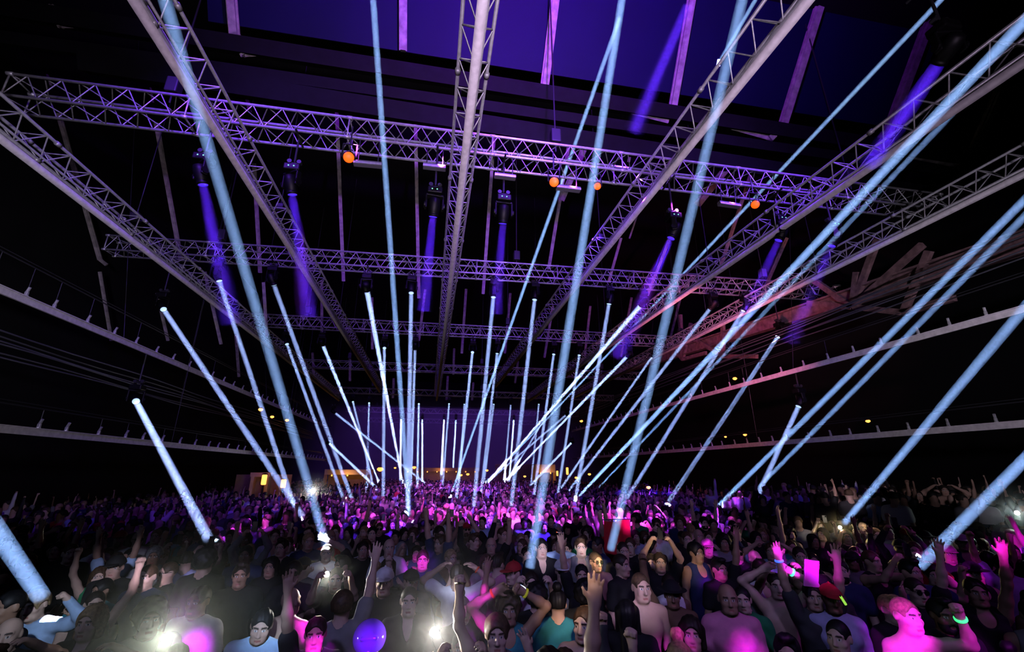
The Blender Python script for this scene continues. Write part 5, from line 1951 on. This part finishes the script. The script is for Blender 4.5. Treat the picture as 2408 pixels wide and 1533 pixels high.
torch_at(1027, 1500, None, 'phone with the brightest white torch at the bottom edge left of the tall arm', 16.0, dist=depth_of(HERO['flashmid']) - 0.15, pr=1.2, roll=-0.5, plabel='smoke glowing around the brightest phone torch', tr=0.034)
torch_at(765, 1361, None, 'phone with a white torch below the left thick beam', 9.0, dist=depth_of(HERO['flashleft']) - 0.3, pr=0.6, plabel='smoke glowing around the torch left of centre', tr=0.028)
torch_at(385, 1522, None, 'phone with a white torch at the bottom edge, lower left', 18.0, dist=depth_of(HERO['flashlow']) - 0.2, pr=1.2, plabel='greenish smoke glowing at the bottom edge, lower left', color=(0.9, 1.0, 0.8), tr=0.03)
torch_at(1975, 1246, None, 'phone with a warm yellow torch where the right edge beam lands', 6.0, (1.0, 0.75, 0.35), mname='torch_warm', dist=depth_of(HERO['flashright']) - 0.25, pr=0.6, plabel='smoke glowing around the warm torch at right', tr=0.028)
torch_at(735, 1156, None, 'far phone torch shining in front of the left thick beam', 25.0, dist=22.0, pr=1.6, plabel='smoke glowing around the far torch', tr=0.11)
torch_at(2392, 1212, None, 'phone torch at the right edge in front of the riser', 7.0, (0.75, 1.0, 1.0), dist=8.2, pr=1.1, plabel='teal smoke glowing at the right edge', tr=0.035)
for key, label, white in (('photo', 'phone held overhead right of centre by the person in black tee', False), ('phoneright', 'white phone at right held by the person with the fair bob', True)):
    phone(held(HERO[key]), FRONT, label, white=white)
n_ph = 0
for x, y, o, d, lab in list(PEOPLE):
    if d['pose'] in ('filming', 'filming_high') and lab is None and n_ph < 14:
        c = held(o)
        q = project(c)
        if q is None or not (0 < q[0] < PW and q[1] < PH):
            continue
        n_ph += 1
        t = o['label'].replace(', hands together before the face', '').replace(', hands together overhead', '')
        t = 'phone held by the ' + ' '.join(t.replace(',', '').split()[:11])
        phone(c, FRONT, t)

# the flag, the board
M['flag'] = mat('red flag cloth', (0.50, 0.02, 0.03), 0.9, noise=0.12, scale=6)
M['board'] = mat('pink foam board', (0.85, 0.20, 0.70), 0.7)
fo = HERO['flag']
d0 = depth_of(fo) - 0.25
pa, pb = CAM + ray(1418, 1224) * d0, CAM + ray(1482, 1224) * d0
pc = CAM + ray(1482, 1292) * d0
w, h = (pb - pa).length, (pc - pb).length
root = empty('flag', (pa + pb) / 2)
tag(root, 'red flag held up behind the widest beam, right of centre', 'flag')
vs, fs = [], []
nx, nz = 24, 20
for side in (0, 1):
    for i in range(nx + 1):
        for k in range(nz + 1):
            u, v = i / nx, k / nz
            vs.append(((u - .5) * w, 0.035 * math.sin(9 * u + 1.5 * v) * (0.4 + v) + side * 0.004, -v * h - 0.02 * math.sin(5 * u)))
off = (nx + 1) * (nz + 1)
for i in range(nx):
    for k in range(nz):
        a, b, c2, d2 = i * (nz + 1) + k, (i + 1) * (nz + 1) + k, (i + 1) * (nz + 1) + k + 1, i * (nz + 1) + k + 1
        fs.append((a, b, c2, d2))
        fs.append((off + d2, off + c2, off + b, off + a))
MB().add(vs, fs).build('cloth', M['flag'], root, True)
MB().tube((-w / 2 - 0.03, 0, 0.02), (w / 2 + 0.03, 0, 0.02), 0.009, 8).build('pole', M['darkmetal'], root)
bo = HERO['board']
d1 = depth_of(bo, 1.9) - 0.1
root = empty('foam_board', CAM + ray(1908, 1348) * d1)
tag(root, 'pink board held up in pink light at lower right', 'board')
root.rotation_euler = (0.15, 0.15, 0.2)
MB().box((0, 0, 0), (0.20, 0.015, 0.25), bev=0.005).build('board_face', M['board'], root)
MB().box((0, 0.012, -0.12), (0.03, 0.02, 0.18), bev=0.005).build('handle', M['darkmetal'], root)
# a glow stick, a cigarette, small glowing bits held in the crowd
M['stick'] = mat('green glow stick', (0.4, 0.9, 0.1), 0.4, emit=(0.45, 1.0, 0.1), strength=0.7)
M['ember'] = mat('orange ember', (1, 0.2, 0.05), 0.5, emit=(1.0, 0.15, 0.03), strength=2.0)
M['paper'] = mat('cigarette paper', (0.8, 0.78, 0.74), 0.8)
c = CAM + ray(1983, 1412) * 4.2
root = empty('glow_stick', c)
tag(root, 'short green glow stick in front of the red cap at lower right', 'glow stick')
MB().tube((-0.02, 0, 0.035), (0.02, 0, -0.035), 0.011, 10).build('tube', M['stick'], root)
MB().tube((-0.02, 0, 0.035), (-0.027, 0, 0.047), 0.007, 8).build('hook_end', M['darkmetal'], root)
hp = hand_world(HERO['cig'], 0, 0.15)
root = empty('cigarette', hp)
tag(root, 'cigarette between raised fingers beside the white cap', 'cigarette')
MB().tube((-0.04, 0, 0.01), (0.03, -0.01, 0.0), 0.004, 8).build('paper_tube', M['paper'], root)
MB().tube((-0.048, 0, 0.011), (-0.04, 0, 0.01), 0.0042, 8).build('ember', M['ember'], root)
